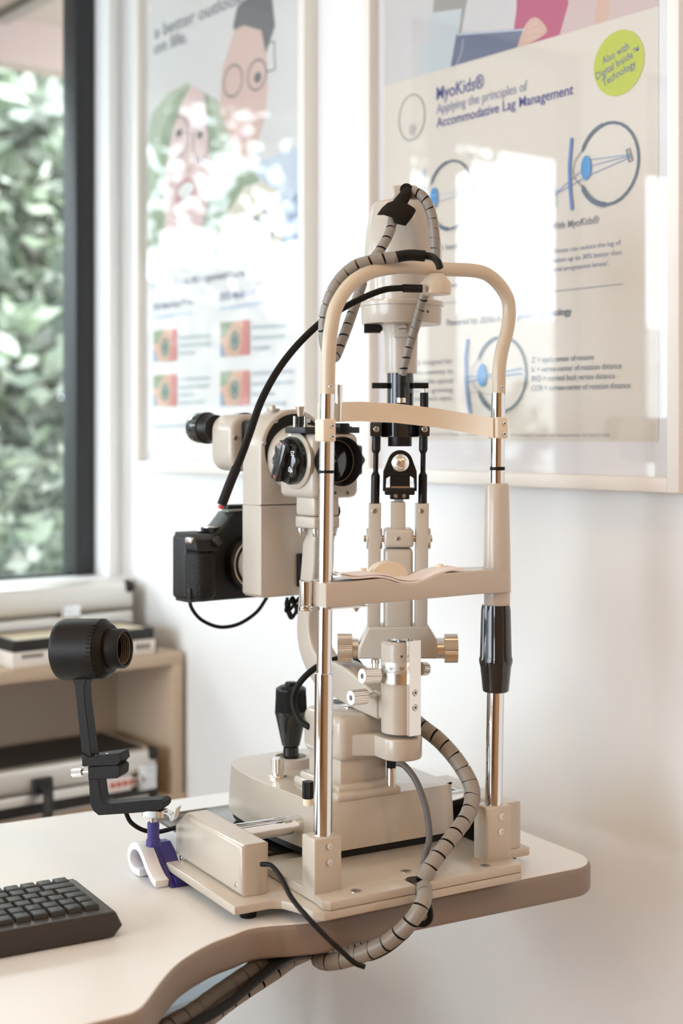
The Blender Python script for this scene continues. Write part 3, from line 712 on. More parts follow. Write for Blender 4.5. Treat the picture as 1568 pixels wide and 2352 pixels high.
MB(FI).box(-.040, .27, .17, .40, zt0 - .009, zt0 - .0055, 'black_gloss', .001).build('friction_plate', SL)
# moving base
bo = [(.060, .084), (.222, .086), (.236, .094), (.243, .112), (.246, .29), (.232, .348), (.190, .362), (.085, .362), (.052, .345), (.036, .312), (.030, .25), (.033, .18), (.040, .115), (.047, .092)]
bo = [(v.x, v.y) for v in smooth_path([Vector((*q, 0)) for q in bo + [bo[0]]], 4)][:-1]
MB(FI).poly(bo, 'xy', .042, .101, 'enamel', .015, 5, top=inset(bo, .004)).build('moving_base', SL)
MB(FI).poly(inset(bo, .006), 'xy', zt0, .043, 'black').build('base_gap_shade', SL)  # black slab standing in for the shade of the gap under the base
pf = MB(FI)
pf.box(.068, .160, .086, .198, .098, .110, 'enamel', .005, 3).box(.073, .155, .092, .190, .106, .117, 'enamel', .004, 3)
pf.build('pillar_flange', SL)
px0 = FI.xz(781, 1770, .10)[0]; px1 = FI.xz(889, 1770, .10)[0]
MB(FI).box(px0, px1, .10, .180, .110, .150, 'enamel', .004, 2).build('pillar', SL)
bk = MB(FI).box(px0 - .006, px1 + .012, .092, .188, .143, .199, 'enamel', .012, 4).build('bracket_housing', SL)
ax, ay = .14, .058
ext = [(px0 + .010, .12)] + [(px0 + .012, .092), (ax - .0245, ay + .02)] + circ(ax, ay, .0255, 180, 360, 18) + [(ax + .0255, .12)]
MB(FI).poly(ext, 'xy', .151, .1775, 'enamel', .003, 2).build('column_bracket', SL)
MB(FI).lathe([(.011, 0), (.011, .0012), (.009, .0016)], (*FI.un(805, 1623, 2, .199).xy, .199), 'chrome', seg=24).build('release_button', SL)
MB(FI).lathe([(.012, 0), (.012, .0005)], (*FI.un(770, 1611, 2, .199).xy, .199), 'dark_ink', seg=24).build('bubble_level', SL)
# knobs and joystick on the base
jx, jy = Z2(668, 1738, .112); k = 1.86 / 3300
def jz(py): return FI.un(668, py, 1, jy).z
MB(FI).lathe([(.026, .098), (.025, jz(1738)), (.0205, jz(1736)), (.019, jz(1750)), (0, jz(1752))], (jx, jy, 0), 'enamel', seg=40).build('joystick_well', SL)
js = MB(FI)
pr = [(19, 1741), (18, 1715), (16, 1714), (21, 1711), (34, 1652), (38, 1636), (38, 1632)]
js.lathe([(r * k, jz(y)) for r, y in pr], (jx, jy, 0), 'black_gloss', seg=32)
js.build('joystick', SL)
gr = MB(FI)
for q in range(9):
    za_ = jz(1632) + (jz(1584) - jz(1632)) * q / 9; zb_ = jz(1632) + (jz(1584) - jz(1632)) * (q + .72) / 9
    r_ = (37.5 - q * .25) * k; gr.knurl((jx, jy, za_), (jx, jy, zb_), r_, 'black_matte', 44, .0008)
gr.lathe([(34 * k, jz(1632)), (34 * k, jz(1584))], (jx, jy, 0), 'black', seg=32)
gr.lathe([(36 * k, jz(1584)), (35 * k, jz(1580)), (24 * k, jz(1574)), (0, jz(1573))], (jx, jy, 0), 'black', seg=32)
g_ = gr.build('joystick_grip', SL)
MB(FI).lathe([(14 * k, jz(1575)), (14 * k, jz(1567)), (12 * k, jz(1566))], (jx, jy, 0), 'black', seg=24).build('trigger_button', g_)
x, y = Z2(638, 1786, .101)
MB(FI).knurl((x, y, .108), (x, y, .126), .0085, 'silver', 18, .0005).lathe([(.012, .100), (.012, .103), (.008, .104), (.0078, .108)], (x, y, 0), 'silver', seg=28).build('lock_knob', SL)
x, y = Z2(707, 1843, .101)
MB(FI).lathe([(.006, .098), (.006, .106)], (x, y, 0), 'ivory', seg=16).knurl((x, y, .106), (x, y, .126), .0068, 'black', 14, .0008).build('dimmer_knob', SL)
# column sleeve on the swing axis
def lz(py, y=0.0, px=920): return FL.un(px, py, 1, y).z
RS = .0236
c = MB(FL)
c.lathe([(RS - .001, lz(1690, -RS)), (RS, lz(1688, -RS)), (RS, lz(1568, -RS))], (0, 0, 0), 'enamel', seg=48)
zt1_ = lz(1474, -.01)
c.lathe([(RS, lz(1523, -RS)), (RS, zt1_ - .003), (RS - .003, zt1_), (.0155, zt1_), (.0140, zt1_ - .004), (.013, zt1_ - .012), (0, zt1_ - .012)], (0, 0, 0), 'enamel', seg=48)
c.build('column_sleeve', SL)
MB(FL).lathe([(.0158, zt1_ + .0003), (.0135, zt1_ - .002), (.0132, zt1_ - .010), (0, zt1_ - .010)], (0, 0, 0), 'chrome', seg=36, cap=False).build('column_socket', SL)
z0r, z1r, z2r = lz(1573, -RS), lz(1549, -RS), lz(1523, -RS)
rg_ = MB(FL).lathe([(RS + .0007, z0r), (RS + .0007, z1r), (RS + .0004, z1r)], (0, 0, 0), 'silver', seg=48, cap=False).build('vernier_ring', SL)
sc = MB(FL).lathe([(RS + .0004, z1r), (RS + .0004, z2r)], (0, 0, 0), 'scale_silver', seg=48, cap=False)
def wrapc(r): return lambda a, z: (r * math.sin(a / r), -r * math.cos(a / r), z)
for txt, px in (('30', 880), ('60', 897.5), ('90', 921.5), ('120', 961)):
    a_ = math.asin(max(-.99, min(.99, (FL.un(px, 1535, 1, -.012).x) / (RS + .0006)))) * RS
    write(sc, txt, (a_ - .0028 * len(txt) / 2, lz(1540, -RS)), (a_ + .0028 * len(txt) / 2, lz(1540, -RS)), .0042, 0, 'dark_ink', 0, wrapc(RS + .0007))
for q in range(-17, 18):
    a_ = q * .0021; h_ = .0058 if q % 6 == 0 else (.0046 if q % 3 == 0 else .0036); f_ = wrapc(RS + .0007)
    sc.raw([f_(a_ - .0002, z1r + .0003), f_(a_ + .0002, z1r + .0003), f_(a_ + .0002, z1r + h_), f_(a_ - .0002, z1r + h_)], [(0, 1, 2, 3)], 'dark_ink')
sc.build('angle_scale', SL)
MB(FL).lathe([(.0016, 0), (.0016, .0006)], FL.un(922, 1508, 1, -RS + .0002), 'dark_ink', (0, -1, 0), 14).build('set_hole', SL)
# guide bar at the front right of the column
ang = R(35); gd = Vector((math.sin(ang), -math.cos(ang), 0)); gt = Vector((math.cos(ang), math.sin(ang), 0))
gb = MB(FL); zlo, zhi = lz(1690, -RS), lz(1472, -RS)
vs = []
for zz in (zlo, zhi):
    for u, d in ((-.0085, RS - .001), (.0085, RS - .001), (.0085, RS + .0045), (-.0085, RS + .0045)): vs.append(gt * u + gd * d + Vector((0, 0, zz)))
gb.raw(vs, [(0, 1, 2, 3), (4, 5, 6, 7), (0, 1, 5, 4), (1, 2, 6, 5), (2, 3, 7, 6), (3, 0, 4, 7)], 'silver')
gbo = gb.build('guide_bar', SL)
for py in (1590, 1624): screw(FL, gd * (RS + .0046) + Vector((0, 0, lz(py, -.02))), gd, .0042, gbo)
# clamp knobs left of the column
for (cx_, cy_, ex_, ey_, dp) in ((832, 1553, 868, 1551, -.010), (806, 1603, 840, 1599, -.004)):
    a_, b_ = FL.un(cx_, cy_, 1, dp - .012), FL.un(ex_, ey_, 1, dp)
    kn = MB(FL).knurl(a_, b_, .0092, 'silver', 22, .0006)
    d_ = (b_ - a_).normalized(); kn.cyl(b_, b_ + d_ * .012, .0035, 'steel', 14); ko = kn.build('clamp_knob', SL)
    MB(FL).lathe([(.0086, 0), (.0086, .0006), (.0035, .0007), (.003, .0001)], a_, 'white_ink', -d_, 24, cap=False).lathe([(.0032, .0002), (0, .0002)], a_, 'dark_ink', -d_, 12, cap=False).build('knob_face', ko)
MB(FL).knurl(FL.un(966, 1536, 1, .004), FL.un(978, 1536, 1, .010), .0082, 'silver', 22, .0006).build('clamp_knob', SL)
x = FL.un(862, 1530, 1, .02); MB(FL).cyl((x.x, .02, lz(1560, .02)), (x.x, .02, lz(1520, .02)), .0042, 'silver', 18).lathe([(.005, 0), (.005, .005), (.0035, .006)], (x.x, .02, lz(1524, .02)), 'steel', seg=18).build('stop_pin', SL)

# ------------------------------------------------------------------ illumination tower
YT = .065
def lp(pts, y): return [FL.xz(*q, y) for q in pts]
def lbox(mb, px0, px1, py0, py1, y0, y1, m, bev=0, seg=2):
    a = FL.un(px0, py1, 1, y0); b = FL.un(px1, py0, 1, y0); return mb.box(a.x, b.x, y0, y1, a.z, b.z, m, bev, seg)
def ll(mb, pxc, prof, m, y=YT, seg=40, sy=1, cap=True):
    kk = (1.72023 + y) / FPX; c_ = FL.un(pxc, 1000, 1, y).x
    return mb.lathe([(r * kk, FL.un(pxc, py, 1, y).z) for r, py in prof], (c_, y, 0), m, seg=seg, sy=sy, cap=cap)
MB(FL).poly(lp([(822, 1514), (822, 1487), (846, 1440), (985, 1440), (1003, 1470), (1003, 1514)], .045), 'xz', .045, .09, 'enamel', .004, 3).build('tower_base', SL)
for (sgn, xk0, xk1, xn0, xn1) in ((-1, 775, 808, 806, 823), (1, 1020, 1050, 1002, 1022)):
    zc_ = lz(1489, YT); kk = (1.72 + YT) / FPX
    xa_, xb_ = FL.un(xk0, 1489, 1, YT).x, FL.un(xk1, 1489, 1, YT).x; xc_, xd_ = FL.un(xn0, 1489, 1, YT).x, FL.un(xn1, 1489, 1, YT).x
    kn = MB(FL).knurl((xa_, YT, zc_), (xb_, YT, zc_), 33 * kk, 'silver', 44, .0007)
    o1 = xb_ if sgn < 0 else xa_; o2 = xc_ + .002 if sgn < 0 else xd_ - .002
    kn.cyl((o1, YT, zc_), (o2, YT, zc_), 33 * kk - .0012, 'silver', 36, r1=25 * kk)
    kn.cyl((xc_, YT, zc_), (xd_, YT, zc_), 24 * kk, 'silver', 36)
    kn.build('slit_width_knob', SL)
for xa_, xb_, xc_, xd_ in ((847, 875, 843, 873), (955, 985, 953, 981)):
    lg = MB(FL).poly(lp([(xa_, 1157), (xb_, 1157), (xd_, 1442), (xc_, 1442)], .050), 'xz', .050, .076, 'enamel', .0015, 2).build('link_arm', SL)
    screw(FL, FL.un((xa_ + xb_) / 2 - 1, 1174, 1, .0495), (0, -1, 0), .0034, lg)
    kk = (1.72 + .063) / FPX; zc_ = lz(1237, .063)
    MB(FL).cyl((FL.un(xa_ - 6 if xa_ < 900 else xa_ - 2, 1237, 1, .063).x, .063, zc_), (FL.un(xb_ + 2 if xa_ < 900 else xb_ + 3, 1237, 1, .063).x, .063, zc_), 24 * kk, 'enamel', 32, bev=.001).build('pivot_barrel', SL)
MB(FL).cyl(FL.un(835, 1237, 1, .063), FL.un(992, 1237, 1, .063), .0042, 'steel', 18).build('pivot_pin', SL)
m = MB(FL); lbox(m, 882, 948, 1260, 1470, .050, .098, 'enamel', .005, 3); m.build('tower_column', SL)
m = MB(FL); lbox(m, 882, 950, 1216, 1258, .046, .095, 'enamel', .004, 3); hb = m.build('hinge_block', SL)
screw(FL, FL.un(914, 1237, 1, .0455), (0, -1, 0), .0028, hb)
m = MB(FL); lbox(m, 898, 931, 1153, 1220, .052, .080, 'enamel', .0015); lbox(m, 905, 926, 1138, 1156, .056, .076, 'enamel', .001); m.build('mirror_stem', SL)
cm = FL.xz(919, 1063, .050); kk = (1.72 + .05) / FPX
hp = circ(*cm, 29 * kk, 25, 155, 14) + lp([(880, 1083), (879, 1128), (885, 1128), (887, 1099), (895, 1094), (943, 1094), (950, 1099), (952, 1128), (957, 1128), (957, 1083)], .050)
mh = MB(FL).poly(hp, 'xz', .050, .060, 'black', .0008, 1); lbox(mh, 896, 941, 1092, 1122, .053, .072, 'black'); lbox(mh, 884, 952, 1121, 1137, .048, .075, 'black', .001); lbox(mh, 896, 940, 1134, 1147, .048, .072, 'black', .001)
mho = mh.build('mirror_holder', SL)
m = MB(FL); lbox(m, 898, 939, 1117, 1121, .0515, .053, 'steel'); m.build('prism_edge', mho)
MB(FL).lathe([(21 * kk, 0), (20 * kk, .0035), (15 * kk, .0062), (8 * kk, .0078), (0, .0082)], (cm[0], .0502, cm[1]), 'mirror', (0, -1, 0), 40).build('mirror', mho)
for q in ((909, 1139), (928, 1139)): screw(FL, FL.un(*q, 1, .0475), (0, -1, 0), .0026, mho)
for pc0, pc1 in ((864, 861), (972, 970)):
    m = MB(FL); kk = (1.72 + .063) / FPX
    def at(py): return FL.un(pc0 + (pc1 - pc0) * (py - 1000) / 157, py, 1, .063)
    for (a_, b_, ra, rb) in ((1000, 1034, 10, 10), (1034, 1042, 10, 6), (1042, 1084, 6, 6), (1084, 1092, 6, 10), (1092, 1158, 10, 10)): m.cyl(at(b_), at(a_), rb * kk, 'black', 20, r1=ra * kk)
    m.build('support_rod', SL)
m = MB(FL); ll(m, 918, [(44, 1004), (45, 1003), (45, 970), (30, 969)], 'black_gloss', .085); yk = m
lbox(yk, 850, 877, 969, 1003, .050, .080, 'black_gloss', .002); lbox(yk, 962, 987, 969, 1003, .050, .080, 'black_gloss', .002); yo = yk.build('yoke', SL)
for q in ((864, 986), (975, 986)): screw(FL, FL.un(*q, 1, .0495), (0, -1, 0), .0036, yo)
m = MB(FL); ll(m, 918, [(27, 1025), (27.5, 1024), (27.5, 1003)], 'black', .075); m.build('projection_lens', SL)
m = MB(FL); ll(m, 919, [(30.5, 970), (30.5, 857)], 'black_gloss', .075); m.build('slit_tube', SL)
m = MB(FL); lbox(m, 854, 890, 879, 892, .062, .074, 'black', .001); m.build('aperture_lever', SL)
m = MB(FL); lbox(m, 948, 984, 879, 892, .062, .074, 'black', .001); c_ = FL.un(974, 900, 1, .068); m.cyl(FL.un(974, 905, 1, .068), FL.un(974, 888, 1, .068), .0016, 'steel', 10); m.cyl(FL.un(974, 970, 1, .068), FL.un(974, 902, 1, .068), .0052, 'black', 18); m.build('filter_lever', SL)
m = MB(FL); ll(m, 921, [(36, 858), (36.5, 856), (37.5, 800), (39, 765), (46, 748), (60, 743)], 'enamel', .075); nk = m
nko = nk.build('tower_neck', SL)
kk = (1.72 + .036) / FPX
m = MB(FL); lbox(m, 903, 942, 745, 775, .048, .06, 'enamel', .003); c_ = FL.un(925, 755, 1, .0475); m.lathe([(.0052, 0), (.0052, .001), (0, .0012)], c_, 'enamel', (0, -1, 0), 24); m.box(c_.x - .005, c_.x + .005, c_.y - .0015, c_.y - .001, c_.z - .0006, c_.z + .0004, 'dark_ink'); m.build('slotted_cap', SL)
m = MB(FL); lbox(m, 836, 874, 742, 764, .070, .085, 'black', .001); lbox(m, 868, 878, 745, 760, .072, .083, 'black', .001); m.build('slit_rotation_stop', SL)
m = MB(FL); ll(m, 922, [(90, 746), (92.5, 742), (93.5, 706), (97, 705), (97.5, 697), (95, 694), (70, 693)], 'enamel', .080, 64); fo = m.build('tower_flange', SL)
m = MB(FL); m.lathe([(.002, 0), (.002, .0006)], FL.un(977, 722, 1, .080) + Vector((0, 0, 0)) - Vector((0, .041, 0)), 'dark_ink', (0, -1, 0), 12); m.build('set_hole', fo)
m = MB(FL); ll(m, 923, [(74, 694), (73, 612), (73, 600)], 'enamel', .080, 56); m.build('lamp_barrel', SL)
m = MB(FL); ll(m, 926, [(86, 622), (89, 618), (89, 590), (87.5, 560), (84, 530), (79, 500), (71, 470), (66, 466), (0, 465)], 'enamel', .080, 64, sy=.9); lh = m.build('lamp_house', SL)
kk = (1.72 + .080) / FPX
for s_, x_ in ((-1, 860), (1, 992)):
    m = MB(FL); m.poly(lp([(x_ - 2 * s_, 466), (x_ + 4 * s_, 470), (x_ + 14 * s_, 510), (x_ + 20 * s_, 560), (x_ + 22 * s_, 605), (x_ + 8 * s_, 605), (x_ + 2 * s_, 540)], .080), 'xz', .074, .100, 'enamel', .003, 2); m.build('cooling_fin', lh)
m = MB(FL); lbox(m, 900, 960, 424, 457, .045, .105, 'enamel', .004, 3); lbox(m, 906, 955, 455, 468, .055, .10, 'enamel', .002); cap_ = m.build('lamp_cap', SL)
m = MB(FL); m.lathe([(.008, 0), (.008, .001), (.006, .001), (.006, .0002), (0, .0002)], FL.un(933, 436, 1, .0449), 'black', (0, -1, 0), 20, cap=False); m.build('power_socket', cap_)

# ------------------------------------------------------------------ microscope
def mx(px, py, d): return FM.xz(px, py, d)
def mp(pts, d): return [FM.xz(*q, d) for q in pts]
D0 = .22
ac = mx(677, 1032, D0); ar = mx(677, 940, D0)[1] - ac[1]; xl_m = mx(599, 1200, D0)[0]; xr_m = 2 * ac[0] - xl_m
zbm = mx(640, 1371, D0)[1]; zsm = mx(640, 1160, D0)[1]
aw = (xr_m - xl_m) / 2
arch = [(ac[0] + aw * math.cos(R(t)), ac[1] + ar * math.sin(R(t))) for t in range(0, 181, 6)]
MB(FM).poly(arch + [(xl_m, zsm + .0003), (xr_m, zsm + .0003)], 'xz', D0, .266, 'enamel', .003, 3).build('beam_splitter_head', SL)
MB(FM).poly([(xl_m, zsm - .0003), (xl_m, zbm + .004), (xl_m + .004, zbm), (xr_m - .004, zbm), (xr_m, zbm + .004), (xr_m, zsm - .0003)], 'xz', D0, .266, 'enamel', .002, 3).build('camera_adapter_housing', SL)
arc2 = [(ac[0] + (aw - .006) * math.cos(R(t)), ac[1] + (ar - .006) * math.sin(R(t))) for t in range(-36, 217, 6)]
bd = MB(FM).poly(arc2, 'xz', D0 - .0012, D0 + .004, 'black_matte').build('black_face_ring', SL)
for q in ((634, 967), (607, 1017), (709, 966)): screw(FM, FM.un(*q, 1, D0 - .0013), (0, -1, 0), .003, bd)
dc = mx(677, 1052, D0); rdm = mx(677, 976, D0)[1] - dc[1]
MB(FM).lathe([(rdm, 0), (rdm, .026), (rdm - .004, .030), (rdm - .008, .031), (rdm - .010, .045)], (dc[0], D0 - .001, dc[1]), 'enamel', (0, -1, 0), 56).build('magnification_drum', SL)
bx0, bx1 = mx(719, 1060, .125)[0], mx(827, 1060, .125)[0]; bz0, bz1 = mx(770, 1145, .125)[1], mx(770, 995, .125)[1]
MB(FM).box(bx0, bx1, .125, .205, bz0, bz1, 'enamel', .010, 4).build('microscope_body', SL)
bdy = MB(FM)
for q in ((769, 1132), (798, 1132)): bdy.lathe([(.0022, 0), (.0022, .0006)], FM.un(*q, 1, .1249), 'dark_ink', (0, -1, 0), 12)
bdy.build('mounting_hole', SL)
oc = mx(786, 1060, .108); ro = mx(786, 1003, .108)[1] - oc[1]
ob = MB(FM).lathe([(ro * .93, -.022), (ro * .96, -.010), (ro, -.004), (ro, .001), (ro * .95, .001), (ro * .92, -.002), (ro * .86, -.012), (ro * .80, -.018)], (oc[0], .108, oc[1]), 'black', (0, -1, 0), 56, cap=False)
obj_ = ob.build('objective_ring', SL)
MB(FM).lathe([(ro * .97, -.03), (ro * .80, -.013), (ro * .60, -.0125), (0, -.010)], (oc[0], .108, oc[1]), 'lens_glass', (0, -1, 0), 48, cap=False).build('objective_lens', obj_)
MB(FM).lathe([(ro * .87, -.0115), (ro * .83, -.0125)], (oc[0], .108, oc[1]), 'edge_taupe', (0, -1, 0), 48, cap=False).build('lens_rim', obj_)
# magnification knobs on both sides
kc = FM.un(672, 1058, 0, bx0 - .006)
MB(FM).lathe([(.036, 0), (.036, .004), (.033, .006)], (bx0 + .001, kc.y, kc.z), 'enamel', (-1, 0, 0), 48).build('knob_seat', SL)
kn = MB(FM).lathe([(.0305, 0), (.0305, .006), (.029, .008)], (bx0 - .004, kc.y, kc.z), 'black_gloss', (-1, 0, 0), 48)
lob = []
for q in range(48):
    t = 2 * math.pi * q / 48; r_ = .0255 + .0022 * math.cos(8 * t); lob.append((kc.y + r_ * math.cos(t), kc.z + r_ * math.sin(t)))
kn.poly(lob, 'yz', bx0 - .010, bx0 - .020, 'black_gloss', .0012, 2)
kg = R(25)
def kq(u, v): return (kc.y + u * math.cos(kg) - v * math.sin(kg), kc.z + u * math.sin(kg) + v * math.cos(kg))
kn.poly([kq(-.009, -.025), (kq(.006, -.026)), kq(.006, .026), kq(-.009, .025)], 'yz', bx0 - .019, bx0 - .030, 'black_gloss', .0015, 2)
kno = kn.build('magnification_knob', SL)
num = MB(FM)
def kn_text(txt, u, v, h, m, xoff, rot):
    vs_, fs_ = glyphs(txt, .01); x0_ = (min(q[0] for q in vs_) + max(q[0] for q in vs_)) / 2; s_ = h / .7
    out_ = []
    for a_, b_ in vs_:
        a2, b2 = (a_ - x0_) * s_, (b_ - .35) * s_
        uu = u - (a2 * math.cos(rot) - b2 * math.sin(rot)); vv = v + a2 * math.sin(rot) + b2 * math.cos(rot)
        yy, zz = kq(uu, vv); out_.append((xoff, yy, zz))
    num.raw(out_, fs_, m)
xo = bx0 - .0202
kn_text('25', -.0145, .017, .0062, 'white_ink', xo, R(200)); kn_text('40', -.019, -.004, .0068, 'white_ink', xo, R(180))
kn_text('16', .004, .021, .0055, 'red_ink', bx0 - .0303, R(20)); kn_text('6', .0165, .0, .0062, 'white_ink', xo, R(10)); kn_text('10', .013, -.018, .0068, 'white_ink', xo, R(-40)); kn_text('16', -.004, -.021, .0055, 'red_ink', bx0 - .0303, R(200))
num.build('knob_numbers', kno)
kr = MB(FM); lob2 = []
for q in range(48):
    t = 2 * math.pi * q / 48; r_ = .0235 + .0025 * math.cos(8 * t); lob2.append((.158 + r_ * math.cos(t), kc.z + r_ * math.sin(t)))
kr.poly(lob2, 'yz', bx1 + .004, bx1 + .014, 'black_gloss', .0015, 2); kr.lathe([(.027, 0), (.027, .005)], (bx1 - .001, .158, kc.z), 'black', (1, 0, 0), 40)
kr.build('magnification_knob', SL)
# filter slide on top
def mbox(mb, px0, px1, py0, py1, d0, d1, m, bev=0, seg=2):
    a = FM.un(px0, py1, 1, d0); b = FM.un(px1, py0, 1, d0); return mb.box(a.x, b.x, d0, d1, a.z, b.z, m, bev, seg)
m = MB(FM); mbox(m, 700, 826, 981, 995, .130, .175, 'sash_black', .001); m.build('filter_slide', SL)
m = MB(FM); mbox(m, 780, 804, 972, 996, .128, .150, 'black', .002); mbox(m, 803, 809, 979, 990, .132, .146, 'black', .001); m.build('slide_clip', SL)
kk = 1.87 / FPX; q = FM.un(689, 960, 1, .165)
m = MB(FM).lathe([(11 * kk, FM.un(689, 934, 1, .165).z), (10.6 * kk, FM.un(689, 935, 1, .165).z), (6 * kk, FM.un(689, 957, 1, .165).z)], (q.x, .165, 0), 'silver', seg=28); fk = m
fk.lathe([(6 * kk, FM.un(689, 957, 1, .165).z), (7 * kk, FM.un(689, 982, 1, .165).z)], (q.x, .165, 0), 'black', seg=20); fk.build('filter_knob', SL)
for px_ in (677, 702): MB(FM).cyl(FM.un(px_, 983, 1, .168), FM.un(px_, 956, 1, .168), 4 * kk, 'steel', 16).build('guide_pin', SL)
m = MB(FM); mbox(m, 625, 634, 930, 945, .235, .25, 'enamel', .002); mbox(m, 628, 643, 938, 943, .236, .249, 'enamel', .001); m.build('head_latch', SL)
# binocular head and eyepieces
hx = mx(531, 1010, .285)[0]; hz0, hz1 = mx(531, 1084, .285)[1], mx(531, 951, .285)[1]
MB(FM).box(-.046, .035, .264, .290, hz0 + .02, hz1 - .008, 'black', .006).build('tube_adapter', SL)
hbk = FM.un(483, 1010, 0, hx).y
bh = MB(FM).poly(rrect(hx, hx + .118, hz0, hz1, .022, 6), 'xz', .286, hbk, 'enamel', .007, 4).build('binocular_head', SL)
screw(FM, FM.un(540, 1006, 1, .2858), (0, -1, 0), .0036, bh)
for off in (0, .062):
    e0 = FM.un(478, 983, 1, hbk + .022); kk = (1.72 + .8 * .37) / FPX
    m = MB(FM).lathe([(29 * kk, -.022), (30 * kk, -.010), (33 * kk, -.006), (33 * kk, 0)], (e0.x + off, e0.y, e0.z), 'black', (0, 1, 0), 40)
    m.lathe([(35 * kk, .0), (35.5 * kk, .012), (35.5 * kk, .020), (33 * kk, .028), (24 * kk, .031), (20 * kk, .026), (0, .026)], (e0.x + off, e0.y, e0.z), 'black_gloss', (0, 1, 0), 40)
    m.knurl((e0.x + off, e0.y - .001, e0.z), (e0.x + off, e0.y + .008, e0.z), 35.8 * kk, 'black', 48, .0008)
    m.build('eyepiece', SL)
# neck, flange, bolts
nx0, nx1 = mx(722, 1180, .135)[0], mx(780, 1180, .135)[0]
nb, nfl, nft = mx(740, 1215, .135)[1], mx(740, 1187, .135)[1], bz0
MB(FM).box(nx0, nx1, .135, .178, nfl + .0004, nft + .004, 'enamel', .004, 3).build('microscope_neck', SL)
MB(FM).box(nx0 - .0005, nx1 + .0005, .1345, .1785, nb, nfl, 'enamel', .003, 3).build('neck_flange', SL)
MB(FM).knurl((nx1 - .001, .150, nfl + .006), (nx1 + .006, .150, nfl + .006), .009, 'black', 12, .0012).build('neck_lock_screw', SL)
for (u_, d_) in ((nx0 + .004, .170), (nx0 + .006, .141), (nx1 - .005, .141)): MB(FM).lathe([(.0048, 0), (.0048, -.004), (.0036, -.004), (.0036, -.009), (.003, -.010)], (u_, d_, nb), 'steel', seg=18).build('flange_bolt', SL)
# curved microscope arm, seen from its left side
xa0 = mx(722, 1243, .150)[0]; xa1 = mx(769, 1243, .150)[0]
def my(px, py): q = FM.un(px, py, 0, xa0); return (q.y, q.z)
aft = [my(701, 1212), my(699, 1235), my(694, 1246), my(690, 1300), my(682, 1400), my(680, 1450), my(686, 1495), my(700, 1535), my(722, 1572), my(752, 1595)]
aft = aft[:3] + [(v.x, v.y) for v in smooth_path([Vector((*q, 0)) for q in aft[3:]], 4)]
fore = [my(722, 1212), my(724, 1235), my(722, 1246), my(721, 1300), my(712, 1380), my(708, 1440), my(716, 1485), my(735, 1512), (.105, my(765, 1524)[1] + .002), (.08, .248), (.048, .236), (.02, .224)]
fore = fore[:3] + [(v.x, v.y) for v in smooth_path([Vector((*q, 0)) for q in fore[3:]], 4)]
MB(FM).poly(aft + [(.06, .200), (.02, .196)] + fore[::-1], 'yz', xa0, xa1, 'enamel', .003, 3).build('microscope_arm', SL)
m = MB(FM).poly([(.03, .198), (.002, .196), (.002, .226), (.03, .230)], 'yz', -.018, .014, 'enamel', .002); m.build('arm_hub', SL)
q = FM.un(692, 1310, 1, .214); MB(FM).box(q.x - .004, q.x + .008, .213, .2215, q.z - .022, q.z + .022, 'black', .002).build('adapter_lock', SL)

# ------------------------------------------------------------------ head rest
def hp_(px, py, y=0.0): return FI.un(px, py, 1, y)
def zof(py, px, y=0.0): return FI.un(px, py, 1, y).z
for q in (0, 1):
    cxp = 0.0 if q == 0 else .234
    MB(FI).box(cxp - .0175, cxp + .0175, -.0135, .0165, zm0 + .0005, zof(1917, 740) if q == 0 else zof(1847, 1132), 'enamel', .0025, 2).build('post_block', SL)
    for (a_, b_) in (((755, 1945), (755, 1982)), ((1151, 1876), (1150, 1911)))[q]  and (((755, 1945), (755, 1982)), ((1151, 1876), (1150, 1911)))[q:q + 1]:
        for w_ in (a_, b_):
            s_ = hp_(*w_, -.0136)
            MB(FI).lathe([(.0040, -.001), (.0040, .0006), (.0026, .0008), (.0024, 0), (0, 0)], s_, 'steel', (0, -1, 0), 18, cap=False).build('screw', SL)
    pass
a0, a1, a2 = hp_(741, 1925), hp_(744, 1545), hp_(752, 905)
MB(FI).cyl(a0, a1, .0104, 'chrome', 32, bev=.0006).build('lower_post', SL)
MB(FI).cyl(a1, a2, .0084, 'chrome', 32).build('upper_post', SL)
MB(FI).cyl(hp_(749, 1087), hp_(749, 1080), .0089, 'rubber', 32).build('post_ring', SL)
b0_, b1_, b2_ = hp_(1133, 1852), hp_(1138, 1570), hp_(1144, 903)
MB(FI).cyl(b0_, b1_, .0104, 'chrome', 32).build('lower_post', SL)
MB(FI).cyl(hp_(1142, 1120), b2_, .0084, 'chrome', 32).build('upper_post', SL)
MB(FI).cyl(hp_(1142, 1080), hp_(1142, 1072), .0089, 'rubber', 32).build('post_ring', SL)
kk = 1.717 / FPX
def lath_r(prof, m, name, pxc, fl=0):
    pts_ = [(r * kk, zof(py, pxc)) for r, py in prof]; b_ = MB(FI); c_ = hp_(pxc, 1300)
    return b_.lathe([(r, z) for r, z in pts_], (c_.x, 0, 0), m, seg=40).build(name, SL)
lath_r([(29, 1392), (30, 1388), (30, 1362), (32, 1360), (31, 1290), (27.5, 1116), (25, 1110), (16, 1109)], 'enamel', 'height_sleeve', 1141)
hg = MB(FI); c_ = hp_(1138, 1480); kz = lambda py: zof(py, 1138)
N_ = 64; vs = []; prof = [(28, 1588), (30, 1586), (36, 1530), (38.5, 1520), (38.5, 1512), (36.5, 1508), (35, 1440), (34, 1400), (32, 1389), (20, 1388)]
for i_, (r_, py) in enumerate(prof):
    for q in range(N_):
        t = 2 * math.pi * q / N_; fl_ = (1.0 if q % 8 not in (0,) else .94) if 3 <= i_ <= 8 else 1.0
        vs.append((c_.x + r_ * kk * fl_ * math.cos(t), r_ * kk * fl_ * math.sin(t), kz(py)))
